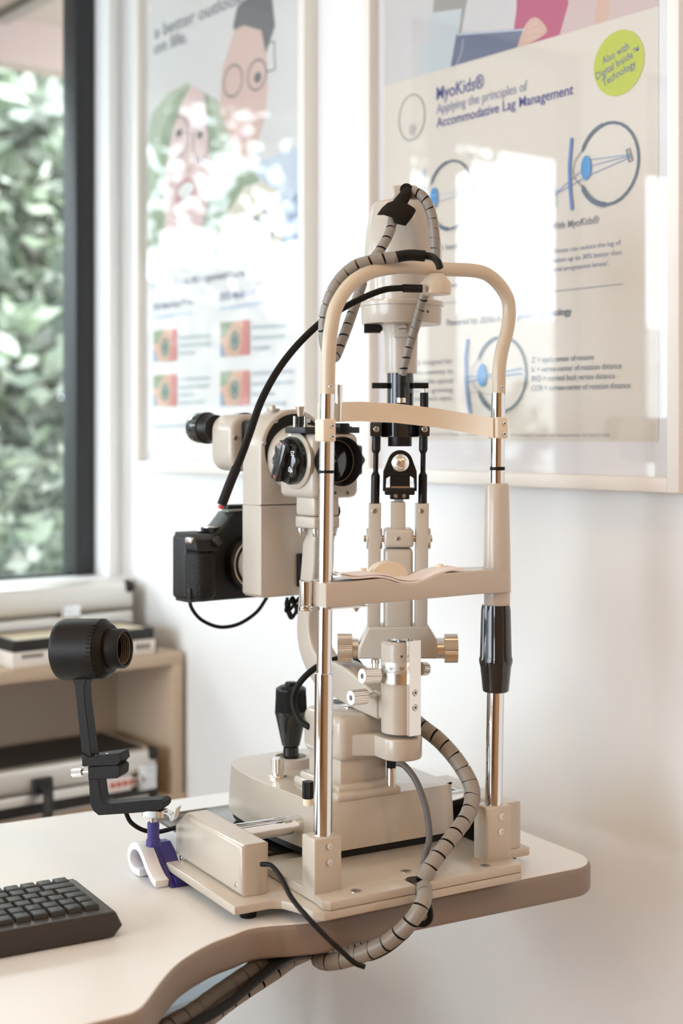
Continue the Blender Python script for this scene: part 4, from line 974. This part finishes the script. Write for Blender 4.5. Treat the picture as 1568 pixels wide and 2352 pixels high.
fs = [(i_ * N_ + q, i_ * N_ + (q + 1) % N_, (i_ + 1) * N_ + (q + 1) % N_, (i_ + 1) * N_ + q) for i_ in range(len(prof) - 1) for q in range(N_)]
hg.raw(vs, fs + [tuple(range(N_))], 'black_gloss'); hg.build('height_grip', SL)
# hoop
hoop = [(752, 908), (753, 850), (755, 800), (760, 755), (772, 703), (803, 655), (845, 627), (893, 615), (941, 613), (1010, 618), (1096, 623), (1134, 642), (1161, 677), (1169, 710), (1165, 755), (1152, 806), (1146, 848), (1145, 907)]
ho = MB(FI).tube([hp_(*q) for q in hoop], .0082, 'hoop_enamel', 24, 6).build('head_hoop', SL)
for q in ((759, 888), (1153, 890)): screw(FI, hp_(*q, -.0078), (0, -1, 0), .0028, ho)
MB(FI).cyl(hp_(777, 968, .03), hp_(777, 884, .03), .0043, 'chrome', 20).build('stop_rod', SL)
# forehead band
zc0 = zof(948, 768, .02)
bp = [(.004, .004), (.010, .026), (.028, .045), (.06, .056), (.10, .060), (.14, .055), (.18, .040), (.21, .018), (.230, -.006)]
vs = []; nb_ = 40; P_ = smooth_path([Vector((*q, 0)) for q in bp], 5)
def bandz(f):   # mid height along the band, measured in the photograph
    pts_ = [(0, 949), (.25, 947), (.45, 945), (.60, 949), (.75, 960), (.88, 973), (1.0, 983)]
    for (f0, y0_), (f1, y1_) in zip(pts_, pts_[1:]):
        if f <= f1: return y0_ + (y1_ - y0_) * (f - f0) / (f1 - f0)
    return pts_[-1][1]
L_ = len(P_)
bb = MB(FI); V = []
for i_, p in enumerate(P_):
    f_ = i_ / (L_ - 1); d_ = (P_[min(i_ + 1, L_ - 1)] - P_[max(i_ - 1, 0)]).normalized(); n_ = Vector((d_.y, -d_.x, 0)) * .0014
    zc_ = FI.w(p.x, p.y, 0); dep = zc_.y
    zmid = (CAM.z + (HY - bandz(f_)) / FPX * dep) - ZT; hh = .0115
    for s_, z_ in ((1, -hh), (1, hh), (-1, hh), (-1, -hh)): V.append((p.x + n_.x * s_, p.y + n_.y * s_, zmid + z_))
F_ = []
for i_ in range(L_ - 1):
    for q in range(4): F_.append((i_ * 4 + q, i_ * 4 + (q + 1) % 4, i_ * 4 + 4 + (q + 1) % 4, i_ * 4 + 4 + q))
F_ += [(0, 1, 2, 3), tuple((L_ - 1) * 4 + q for q in range(4))]
fb = bb.raw(V, F_, 'cream_plastic').build('forehead_band', SL)
for (x0_, x1_, y0_, y1_, sq) in ((742, 772, 962, 1015, ((763, 978), (763, 1003))), (1142, 1167, 958, 1007, ((1158, 973), (1158, 997)))):
    a_, b_ = hp_(x0_, y1_, -.012), hp_(x1_, y0_, -.012)
    co = MB(FI).box(a_.x, b_.x, -.012, .008, a_.z, b_.z, 'cream_plastic', .002, 3).build('band_clamp', SL)
    for w_ in sq: screw(FI, hp_(*w_, -.0121), (0, -1, 0), .0032, co)
# chin rest
yc0, yc1 = -.020, .030
def cp(*pts): return [FI.xz(*q, yc0) for q in pts]
xe_ = FI.xz(1168, 1335, yc0)[0]
bar = cp((748, 1397), (748, 1341), (800, 1337), (878, 1329), (893, 1331), (912, 1338), (937, 1341), (962, 1339), (985, 1331), (1000, 1322), (1020, 1317), (1112, 1311), (1168, 1309), (1170, 1361), (1112, 1364))
MB(FI).poly(bar, 'xz', yc0, yc1, 'enamel', .0018, 2).build('chin_bar', SL)
dome = circ(*FI.xz(893, 1330, .022), .026, 8, 172, 14)
MB(FI).poly([(FI.xz(838, 1332, .022)[0], FI.xz(838, 1332, .022)[1])] + [(a_, FI.xz(893, 1330, .022)[1] + (b_ - FI.xz(893, 1330, .022)[1]) * .8) for a_, b_ in dome][::-1] + [FI.xz(948, 1330, .022)], 'xz', .020, .034, 'cream_plastic', .002, 2).build('chin_cup', SL)
for q, yy in (((834, 1311), .026), ((1010, 1302), .012)):
    c_ = hp_(*q, yy); MB(FI).cyl(c_ - Vector((0, 0, .012)), c_ + Vector((0, 0, .003)), .0042, 'ivory', 18).build('paper_peg', SL)
a_, b_ = hp_(760, 1402, -.012), hp_(846, 1391, -.012)
MB(FI).box(a_.x, b_.x, -.012, .02, a_.z + .002, b_.z - .001, 'silver', .0005).cyl(hp_(818, 1396, 0), hp_(818, 1405, 0), .004, 'steel', 16, r1=.001).build('under_plate', SL)
# paper sheets on the chin rest
pp = [(782, 1322), (815, 1327), (860, 1324), (890, 1327), (915, 1335), (938, 1338), (962, 1335), (985, 1326), (1008, 1316), (1035, 1309), (1062, 1306)]
kc_ = [Vector((*FI.xz(a_, b_, -.016), 0)) for a_, b_ in pp]
ps = thing('chin_rest_papers', 'curved stack of white tissue papers lying on the chin rest', 'paper stack', FI.w(kc_[5].x, 0, kc_[5].y), None)
pm = MB(FI).poly(ribbon([(v.x, v.y) for v in kc_], .0022), 'xz', -.017, .019, 'paper')
pm.poly(ribbon([(v.x + .002, v.y + .0023) for v in kc_[:7]], .0016), 'xz', -.015, .020, 'paper'); pm.build('sheet', ps)
# chrome lever left of the left post
a_ = hp_(703, 1398, .012); b_ = hp_(703, 1333, .012)
MB(FI).lathe([(.0078, a_.z - .002), (.0085, a_.z), (.0085, a_.z + .003), (.0068, a_.z + .004), (.0080, b_.z - .001), (.0072, b_.z)], (a_.x, .012, 0), 'chrome', seg=28).build('chin_lever', SL)
c_ = hp_(724, 1366, .01); MB(FI).box(c_.x - .005, c_.x + .012, .004, .018, a_.z + .004, b_.z, 'enamel', .002).build('lever_bracket', SL)
# fixation light on a gooseneck
fc = hp_(1001, 655, -.004); kk = 1.63 / FPX
fz = lambda py: zof(py, 1001, -.004)
MB(FI).lathe([(33 * kk, fz(677)), (35.5 * kk, fz(674)), (36 * kk, fz(652)), (34.5 * kk, fz(649)), (22 * kk, fz(633)), (18 * kk, fz(629))], (fc.x, -.004, 0), 'hoop_enamel', seg=36).build('fixation_light_holder', SL)
MB(WORLD).cyl(WP(970, 663, 1.655), WP(924, 662, 1.655), .0048, 'black', 20).build('gooseneck_sleeve', SL)
gp = [(930, 661, 1.655), (880, 666, 1.66), (825, 688, 1.665), (780, 712, 1.665), (740, 738, 1.66), (685, 790, 1.65), (638, 850, 1.64), (600, 920, 1.625), (575, 990, 1.615), (553, 1050, 1.61), (540, 1080, 1.605)]
gn = MB(WORLD).tube([WP(*q) for q in gp], [.0036, .0046], 'rubber', 16, 6).build('gooseneck', SL)
gt_ = MB(WORLD).tube([WP(543, 1074, 1.606), WP(528, 1110, 1.602), WP(509, 1160, 1.60)], .0054, 'black_matte', 18, 4).build('fixation_tip', SL)
MB(WORLD).cyl(WP(508.5, 1161, 1.60), WP(506, 1167, 1.60), .0028, 'led_red', 14).build('red_led', gt_)

# ================================================================== DIGITAL CAMERA ON THE ADAPTER
dcam = thing('digital_camera', 'black digital camera fixed behind the slit lamp housing, grip outward', 'camera', FM.w(-.03, .33, .36))
gx0 = mx(447, 1300, .300)[0]; gz0, gz1 = mx(470, 1381, .300)[1], mx(470, 1236, .300)[1]
gx1 = mx(499, 1300, .296)[0]
gyb = .352
# body
bz = lambda py: mx(540, py, .322)[1]
bxl, bxr = gx0 + .004, gx0 + .150
prof = [(bxl, bz(1376)), (bxr, bz(1376)), (bxr, bz(1255)), (bxr - .03, bz(1235)), (mx(640, 1200, .322)[0], bz(1176)), (mx(566, 1176, .322)[0], bz(1174)), (mx(534, 1176, .322)[0], bz(1176)), (mx(512, 1200, .322)[0], bz(1205)), (mx(490, 1220, .322)[0], bz(1222)), (bxl, bz(1232))]
MB(FM).poly(prof, 'xz', .318, .362, 'camera_black', .005, 3).build('camera_body', dcam)
MB(FM).box(gx0, gx1, .292, gyb, gz0 - .001, mx(470, 1262, .30)[1], 'leatherette', .012, 5).build('grip', dcam)
MB(FM).box(gx0 - .0005, gx0 + .010, .322, .362, gz0, gz1 + .003, 'camera_black', .006, 4).build('side_panel', dcam)
MB(FM).poly([(.298, mx(470, 1262, .30)[1] - .002), (.294, mx(470, 1262, .30)[1] - .002), (.300, gz1 - .002), (.312, gz1 + .004), (.356, gz1 + .006), (.356, mx(470, 1262, .30)[1] - .002)], 'yz', gx0 + .0005, gx1 + .004, 'camera_black', .004, 4).build('grip_top', dcam)
MB(FM).lathe([(.0066, 0), (.0066, .003), (.005, .0042), (0, .0046)], FM.un(497, 1244, 1, .2965), 'black_gloss', (0, -1, .4), 24).build('shutter_button', dcam)
q = FM.un(484, 1216, 1, .335); MB(FM).knurl((q.x, .335, q.z - .005), (q.x, .335, q.z + .003), .0135, 'black', 36, .0007).lathe([(.0125, .003), (.0125, .0038), (0, .004)], (q.x, .335, q.z), 'silver', seg=30).build('mode_dial', dcam)
q = FM.un(462, 1222, 1, .33); MB(FM).lathe([(.006, -.006), (.006, .001)], q, 'black', seg=18).build('power_switch', dcam)
a_, b_ = FM.un(524, 1172, 1, .325), FM.un(575, 1159, 1, .325)
hs = MB(FM).box(a_.x, b_.x + .02, .325, .352, a_.z + .001, b_.z, 'black', .0015); hs.box(a_.x + .004, b_.x + .02, .330, .348, a_.z - .003, a_.z + .002, 'steel'); hs.build('hot_shoe_cover', dcam)
q = FM.un(434, 1241, 0, gx0 - .001); MB(FM).box(gx0 - .003, gx0 + .004, q.y - .008, q.y + .008, q.z - .004, q.z + .004, 'silver', .0015).build('strap_lug', dcam)
q = FM.un(436, 1365, 0, gx0 - .001); MB(FM).box(gx0 - .003, gx0 + .002, q.y - .003, q.y + .004, q.z - .007, q.z + .008, 'camera_black', .001).build('battery_cord_door', dcam)
lc = FM.un(588, 1294, 1, .300); rl_ = FM.un(588, 1234, 1, .300).z - lc.z
MB(FM).lathe([(rl_ + .004, -.018), (rl_ + .003, -.004), (rl_, 0), (rl_ - .006, .001)], (lc.x, .300, lc.z), 'black', (0, -1, 0), 56).build('lens_mount', dcam)
MB(FM).lathe([(rl_ - .0002, .0004), (rl_ - .0014, .0012), (rl_ - .0022, .0010)], (lc.x, .300, lc.z), 'silver', (0, -1, 0), 56, cap=False).build('mount_ring', dcam)
MB(FM).lathe([(rl_ * .82, -.002), (rl_ * .80, .036)], (lc.x, .300, lc.z), 'enamel', (0, -1, 0), 48).build('adapter_tube', SL)

# ================================================================== CABLES
def cable(name, label, cat, pts, r, m='rubber', res=8, group=None):
    P0 = [WP(*q) for q in pts]; o = MB(WORLD).tube(P0, r, m, 12, res).build(name, loc=P0[0]); return tag(o, label, cat, group)
def spiral(name, label, pts, r0, r1, pitch=.013, gap=.0013, ends=None, m='wrap_grey'):
    P0 = [WP(*q) for q in pts]; t = thing(name, label, 'cable', P0[0])
    path = smooth_path(P0, 10); _, L = resample(path, 2); n = max(2, int(L / pitch)); pth, _ = resample(path, n * 6); fr = frames(pth)
    MB(WORLD).tube(pth, [r0 * .8, r1 * .8], 'rubber', 12, 1, smooth=False).build('inner_cord', t)
    sl = MB(WORLD); rnd = random.Random(3)
    for i in range(n):
        seg = fr[i * 6:i * 6 + 7]; vs = []; fs = []; NS = 18
        g = gap / pitch
        for j, (p, tt, a, b) in enumerate(seg):
            if j == 6: p = seg[5][0].lerp(seg[6][0], 1 - g * 6 if g * 6 < 1 else .1)
            f = (i * 6 + j) / (n * 6); rr = r0 + (r1 - r0) * f
            rr *= 1.03 if j == 0 else (.985 if j == 6 else 1.0)
            for k in range(NS):
                w = 2 * math.pi * k / NS
                sk = tt * (.0016 * math.sin(w + i * .7))      # slanted, uneven cut
                vs.append(p + sk + a * rr * math.cos(w) + b * rr * math.sin(w))
        for j in range(6):
            for k in range(NS): fs.append((j * NS + k, j * NS + (k + 1) % NS, (j + 1) * NS + (k + 1) % NS, (j + 1) * NS + k))
        sl.raw(vs, fs, m)
    sl.build('spiral_sleeve', t); return t
c1_ = spiral('lamp_cable', 'grey spiral sleeved cable arching down the right side of the lamp house', [(941, 447, 1.735), (958, 444, 1.732), (978, 462, 1.725), (992, 500, 1.72), (998, 550, 1.718), (998, 600, 1.72), (984, 650, 1.73), (970, 690, 1.737), (955, 745, 1.742), (939, 800, 1.748), (926, 850, 1.75), (922, 870, 1.752)], .0066, .0052, .0125)
MB(WORLD).tube([WP(923, 860, 1.752), WP(922, 885, 1.752)], .0062, 'black', 16, 2, smooth=False).tube([WP(922, 885, 1.752), WP(921.5, 895, 1.752), WP(921.5, 900, 1.752), WP(921, 915, 1.752)], .0052, 'black', 16, 3).build('cable_boot', c1_)
MB(WORLD).cyl(WP(921, 914, 1.752), WP(921, 925, 1.752), .0056, 'silver', 20).build('connector', c1_)
c2_ = spiral('hoop_cable', 'grey spiral sleeved cable looping over the left of the head hoop', [(910, 478, 1.727), (903, 500, 1.722), (894, 535, 1.715), (872, 575, 1.705), (846, 612, 1.70), (825, 670, 1.695), (803, 735, 1.685), (782, 790, 1.672), (768, 820, 1.66), (752, 812, 1.645), (744, 775, 1.64), (744, 736, 1.638), (752, 697, 1.634), (767, 660, 1.632), (788, 632, 1.632), (815, 610, 1.632), (845, 600, 1.632), (880, 593, 1.632), (912, 590, 1.632)], .0058, .0066, .0145)
MB(WORLD).tube([WP(905, 591, 1.632), WP(940, 586, 1.632), WP(975, 588, 1.634)], .0065, 'rubber', 16, 4).tube([WP(970, 586, 1.634), WP(992, 590, 1.632), WP(1004, 600, 1.615), WP(1010, 615, 1.61)], .0042, 'rubber', 12, 5).build('black_end', c2_)
vs_ = thing('cable_strap', 'black fabric strap wrapped round the cables at the top of the lamp', 'strap', WP(915, 480, 1.73))
flap = [(865, 494), (876, 478), (889, 466), (905, 460), (928, 463), (952, 478), (955, 484), (946, 500), (931, 519), (905, 513), (899, 500), (882, 494)]
Mv = Matrix.Identity(4)
mm = MB(WORLD); n_ = len(flap)
b = bmesh.new(); rowv = []
for lay, (yy, sc_) in enumerate(((1.735, .96), (1.722, 1.0), (1.714, .94), (1.709, .72))):
    cx_, cy_ = 910, 488
    rowv.append([b.verts.new(WP(cx_ + (x - cx_) * sc_, cy_ + (y - cy_) * sc_, yy)) for x, y in flap])
for r_ in range(3):
    for i in range(n_): b.faces.new((rowv[r_][i], rowv[r_][(i + 1) % n_], rowv[r_ + 1][(i + 1) % n_], rowv[r_ + 1][i]))
b.faces.new(rowv[0]); b.faces.new(rowv[3][::-1])
mm.bm(b, 'velcro'); mm.build('strap_flap', vs_, sharp=60)
MB(WORLD).tube([WP(916, 470, 1.722), WP(928, 452, 1.724), WP(938, 440, 1.735)], [.0086, .0062], 'velcro', 18, 4).build('strap_collar', vs_)
spiral('main_cable', 'thick grey spiral sleeved cable curving from the column over the base plate', [(950, 1655, 1.775), (972, 1672, 1.765), (1010, 1702, 1.75), (1050, 1748, 1.73), (1080, 1800, 1.715), (1084, 1835, 1.705), (1072, 1875, 1.69), (1040, 1920, 1.67), (1005, 1965, 1.65), (985, 1995, 1.638), (968, 2025, 1.630)], .0098, .0092, .017, .0017)
spiral('under_desk_cable', 'grey spiral sleeved cable hanging from the plate slot and curling under the desk', [(974, 2040, 1.612), (974, 2062, 1.588), (962, 2090, 1.578), (935, 2125, 1.578), (890, 2163, 1.582), (835, 2190, 1.59), (780, 2206, 1.60), (742, 2208, 1.615), (733, 2196, 1.635), (748, 2186, 1.66), (790, 2178, 1.70), (840, 2165, 1.76)], .0088, .0105, .018, .0014)
spiral('power_cable', 'dark spiral sleeved cable running down to the left below the desk edge', [(716, 2184, 1.655), (690, 2186, 1.64), (640, 2194, 1.615), (604, 2211, 1.59), (570, 2236, 1.56), (528, 2266, 1.53), (486, 2296, 1.50), (444, 2328, 1.47), (398, 2354, 1.445), (350, 2385, 1.42)], .0088, .0112, .021, .0016, m='wrap_dark')
spiral('branch_cable', 'short brown grey spiral sleeved cable behind the dark one below the desk edge', [(735, 2176, 1.70), (693, 2194, 1.69), (667, 2207, 1.68), (634, 2231, 1.665), (587, 2261, 1.65), (540, 2292, 1.63), (490, 2330, 1.60), (440, 2375, 1.57)], .0085, .0095, .020, .0016, m='wrap_grey')
cable('black_cord', 'thin black cord from the left rail block hanging over the desk edge', 'cord', [(600, 1985, 1.605), (622, 1988, 1.595), (645, 2015, 1.575), (668, 2060, 1.555), (700, 2100, 1.535), (745, 2148, 1.525), (790, 2190, 1.52), (815, 2212, 1.52), (838, 2221, 1.52)], .0028)
cable('grey_cord', 'grey cord bending from the plug under the column bracket to the plate', 'cord', [(912, 1752, 1.70), (930, 1760, 1.695), (955, 1793, 1.685), (975, 1845, 1.675), (984, 1895, 1.665), (985, 1930, 1.658), (978, 1955, 1.653), (972, 1985, 1.648)], .0038, 'cord_grey')
t = MB(FI); a_ = FI.un(899, 1752, 1, .092); t.box(a_.x - .004, a_.x + .004, .088, .098, a_.z - .008, .1505, 'black', .001); t.cyl(a_ + Vector((.003, 0, .000)), a_ + Vector((.010, -.004, -.0005)), .0042, 'black', 16)
t.build('cord_plug', SL)
MB(FI).cyl((a_.x, .093, .100), (a_.x, .093, a_.z - .006), .0058, 'silver', 20).build('cord_socket', SL)
cable('microscope_cord', 'black cord looping from the base over the microscope arm beside the joystick', 'cord', [(710, 1670, 1.782), (688, 1654, 1.79), (673, 1615, 1.80), (682, 1578, 1.80), (710, 1545, 1.80), (745, 1523, 1.805), (785, 1512, 1.815), (812, 1514, 1.83), (832, 1535, 1.85)], .0040)
cable('camera_cord', 'black cord hanging in a loop below the camera', 'cord', [(437, 1366, 1.975), (438, 1392, 1.975), (458, 1420, 1.98), (490, 1437, 1.985), (520, 1440, 1.99), (555, 1430, 1.995), (590, 1405, 2.0), (613, 1372, 2.0)], .0026)
co = [(660, 1372, 1.94), (657, 1392, 1.94), (668, 1420, 1.94), (680, 1400, 1.935), (672, 1372, 1.935), (663, 1395, 1.93), (672, 1415, 1.93), (684, 1395, 1.93), (688, 1372, 1.93), (666, 1400, 1.925), (656, 1402, 1.925), (668, 1380, 1.925), (690, 1418, 1.92)]
cable('coiled_cord', 'small bundle of black cord coiled below the beige adapter housing', 'cord', co, .0022)
cable('scope_cord', 'black cord sagging behind the purple clamp of the desk scope', 'cord', [(288, 1864, 1.735), (300, 1888, 1.745), (325, 1905, 1.76), (355, 1911, 1.765), (385, 1906, 1.765), (430, 1892, 1.765)], .0028)
cable('loop_cord', 'black cord loop beside the plate slot under the front edge', 'cord', [(976, 2070, 1.60), (986, 2088, 1.598), (987, 2110, 1.60), (975, 2122, 1.602), (955, 2124, 1.60), (930, 2150, 1.60), (890, 2182, 1.60), (850, 2200, 1.61), (835, 2195, 1.65)], .0036)
cable('twisted_cord', 'black cord twisting along the dark cable below the desk edge', 'cord', [(760, 2182, 1.66), (690, 2190, 1.63), (640, 2212, 1.585), (585, 2255, 1.545), (520, 2308, 1.49), (450, 2350, 1.45), (400, 2380, 1.42)], .0052)

# ================================================================== BLACK SCOPE ON ITS CLAMP
sc_ = thing('desk_scope', 'black cylindrical scope on an angled arm and purple and white clamp', 'scope', FI.w(-.10, .16, 0))
FS = Frame(WP(300, 1850, 1.72), -17)
def fs_(pts, y=0.0): return [FS.xz(*q, y) for q in pts]
kk = 1.72 / FPX
hc0 = FS.un(143, 1492, 1, 0.012); tilt = R(3.5); axd = Vector((math.cos(tilt), 0, math.sin(tilt)))
h = MB(FS).lathe([(60 * kk, -.001), (68 * kk, 0), (71 * kk, .004), (71.5 * kk, .008), (70 * kk, 108 * kk), (56 * kk, 126 * kk), (47 * kk, 127 * kk)], hc0, 'scope_black', axd, 56).build('scope_housing', sc_)
MB(FS).lathe([(46 * kk, 110 * kk), (46 * kk, 158 * kk), (44 * kk, 162 * kk), (39 * kk, 162 * kk), (37 * kk, 158 * kk), (36 * kk, 130 * kk), (0, 128 * kk)], hc0, 'scope_black', axd, 48, cap=False).build('lens_barrel', sc_)
m = MB(FS)
for q in range(5): m.lathe([(36.5 * kk, (134 + q * 5) * kk), (34.5 * kk, (136 + q * 5) * kk), (36.5 * kk, (138 + q * 5) * kk)], hc0, 'bark', axd, 40, cap=False)
m.build('inner_thread', sc_)
m = MB(FS); ay_ = Vector((0, 1, 0)); az_ = axd.cross(ay_)
for q in range(16):
    t = R(200 + q * 9.2); rr = (71.0 * (1 - .0)) * kk
    d_ = (Vector((0, math.cos(t), 0)) + Vector((0, 0, 1)) * math.sin(t) * -1)
    d_ = Vector((0, math.cos(t - R(0)), math.sin(t)))
    d_ = Vector((0, -abs(math.cos(R(-62 + q * 8))), math.sin(R(-62 + q * 8)))); p_ = hc0 + axd * (104 * kk) + d_ * (70.5 * kk)
    m.cyl(p_ - axd * .004, p_ + axd * .003, .0009, 'rubber', 6)
m.build('vent_slots', h)
arm = fs_([(163, 1552), (172, 1578), (178, 1640), (190, 1757), (212, 1757), (204, 1690), (194, 1610), (193, 1575), (200, 1552)])
MB(FS).poly(arm, 'xz', 0, .020, 'scope_black', .0006, 1).build('arm', sc_)
MB(FS).poly(fs_([(189, 1728), (205, 1738), (276, 1729), (279, 1747), (270, 1757), (190, 1760)]), 'xz', -.002, .024, 'scope_black', .0006, 1).build('upper_jaw', sc_)
lj = MB(FS).poly(fs_([(203, 1761), (271, 1757), (277, 1762), (276, 1780), (270, 1787), (204, 1790)]), 'xz', -.002, .024, 'scope_black', .0006, 1).build('lower_jaw', sc_)
m = MB(FS)
for q in ((222, 1734), (246, 1731)):
    for dy in (.006, .015): p_ = FS.un(*q, 1, dy); m.lathe([(.0024, 0), (.0024, .0008)], (p_.x, dy, p_.z - .0005), 'steel', seg=10)
m.build('jaw_screws', sc_)
p0_, p1_ = FS.un(168, 1774, 1, .011), FS.un(190, 1773, 1, .011)
MB(FS).knurl(p0_, p1_, .0062, 'chrome', 16, .0007).cyl(p1_, FS.un(206, 1772, 1, .011), .0032, 'steel', 14).build('clamp_screw', sc_)
br = fs_([(203, 1788), (207, 1848), (213, 1862), (226, 1873), (300, 1868), (350, 1864), (370, 1860), (376, 1852), (376, 1842), (368, 1837), (330, 1839), (252, 1847), (238, 1842), (231, 1832), (225, 1788)])
MB(FS).poly(br, 'xz', 0, .022, 'scope_black', .0006, 1).build('bracket', sc_)
m = MB(FS); a_ = FS.un(322, 1868, 1, .004); b_ = FS.un(378, 1861, 1, .004)
m.poly(rrect(a_.x, b_.x, .0, .024, .010), 'xy', a_.z - .004, b_.z - .001, 'silver', .001, 1); m.build('quick_release_plate', sc_)
m = MB(FS); m.poly(ribbon(fs_([(372, 1868), (384, 1874), (388, 1884), (392, 1886), (401, 1858)]), .0018), 'xz', .004, .018, 'silver', .0004, 1); m.build('quick_release_lever', sc_)
c_ = FS.un(352, 1890, 1, .012)
MB(FS).lathe([(.0042, c_.z - .004), (.0042, FS.un(352, 1872, 1, .012).z)], (c_.x, .012, 0), 'steel', seg=18).build('stud', sc_)
MB(FS).lathe([(.0090, FS.un(352, 1942, 1, .012).z), (.0085, FS.un(352, 1928, 1, .012).z), (.0072, FS.un(352, 1925, 1, .012).z), (.0072, FS.un(352, 1889, 1, .012).z), (.006, FS.un(352, 1888, 1, .012).z)], (c_.x, .012, 0), 'purple', seg=28).build('socket_post', sc_)
xw = FI.un(*(352, 2040), 2, 0).x
def wy(px, py): q = FI.un(px, py, 0, xw); return (q.y, max(.005, q.z))
cl_ = [wy(357, 2032), wy(348, 2020), wy(336, 1995), wy(326, 1968), wy(316, 1948), wy(305, 1943), wy(296, 1955), wy(296, 1978), wy(306, 2000), wy(320, 2005)]
rb = ribbon(cl_, .0085)
rb = [(a, max(.0006, b)) for a, b in rb]
MB(FI).poly(rb, 'yz', xw, xw + .017, 'plastic_white', .001, 2).build('white_hook', sc_)
body = [(cl_[0][0] - .006, .0006)] + [(a, b + .003) for a, b in cl_[1:6]] + [(cl_[6][0] + .002, cl_[6][1] - .002), (cl_[7][0] + .003, .0006)]
pc = MB(FI).poly(body, 'yz', xw + .0173, -.0985, 'purple', .0015, 2)
pc.poly([(max(a, .2145), b) for a, b in body], 'yz', -.0987, -.0795, 'purple', .001, 1)
pc.poly([(body[0][0], .0006), (body[0][0], .010), (.212, .0105), (.212, .0006)], 'yz', -.0987, -.078, 'purple')
pc.build('purple_clamp', sc_)

# ================================================================== STOOL BELOW THE DESK
stl = thing('stool', 'glossy pale blue stool seat half hidden below the curved desk edge', 'stool', (-.37, 2.22, 0))
MB(Frame((-.37, 2.22, 0), 0)).lathe([(0, .405), (.15, .408), (.195, .425), (.215, .45), (.217, .47), (.208, .474), (.16, .462), (0, .458)], (0, 0, 0), 'bin_plastic', seg=64).build('seat', stl)
for q in range(4):
    t = R(45 + 90 * q); MB(Frame((-.37, 2.22, 0), 0)).cyl((.17 * math.cos(t), .17 * math.sin(t), 0), (.12 * math.cos(t), .12 * math.sin(t), .412), .012, 'steel', 14).build('leg', stl)
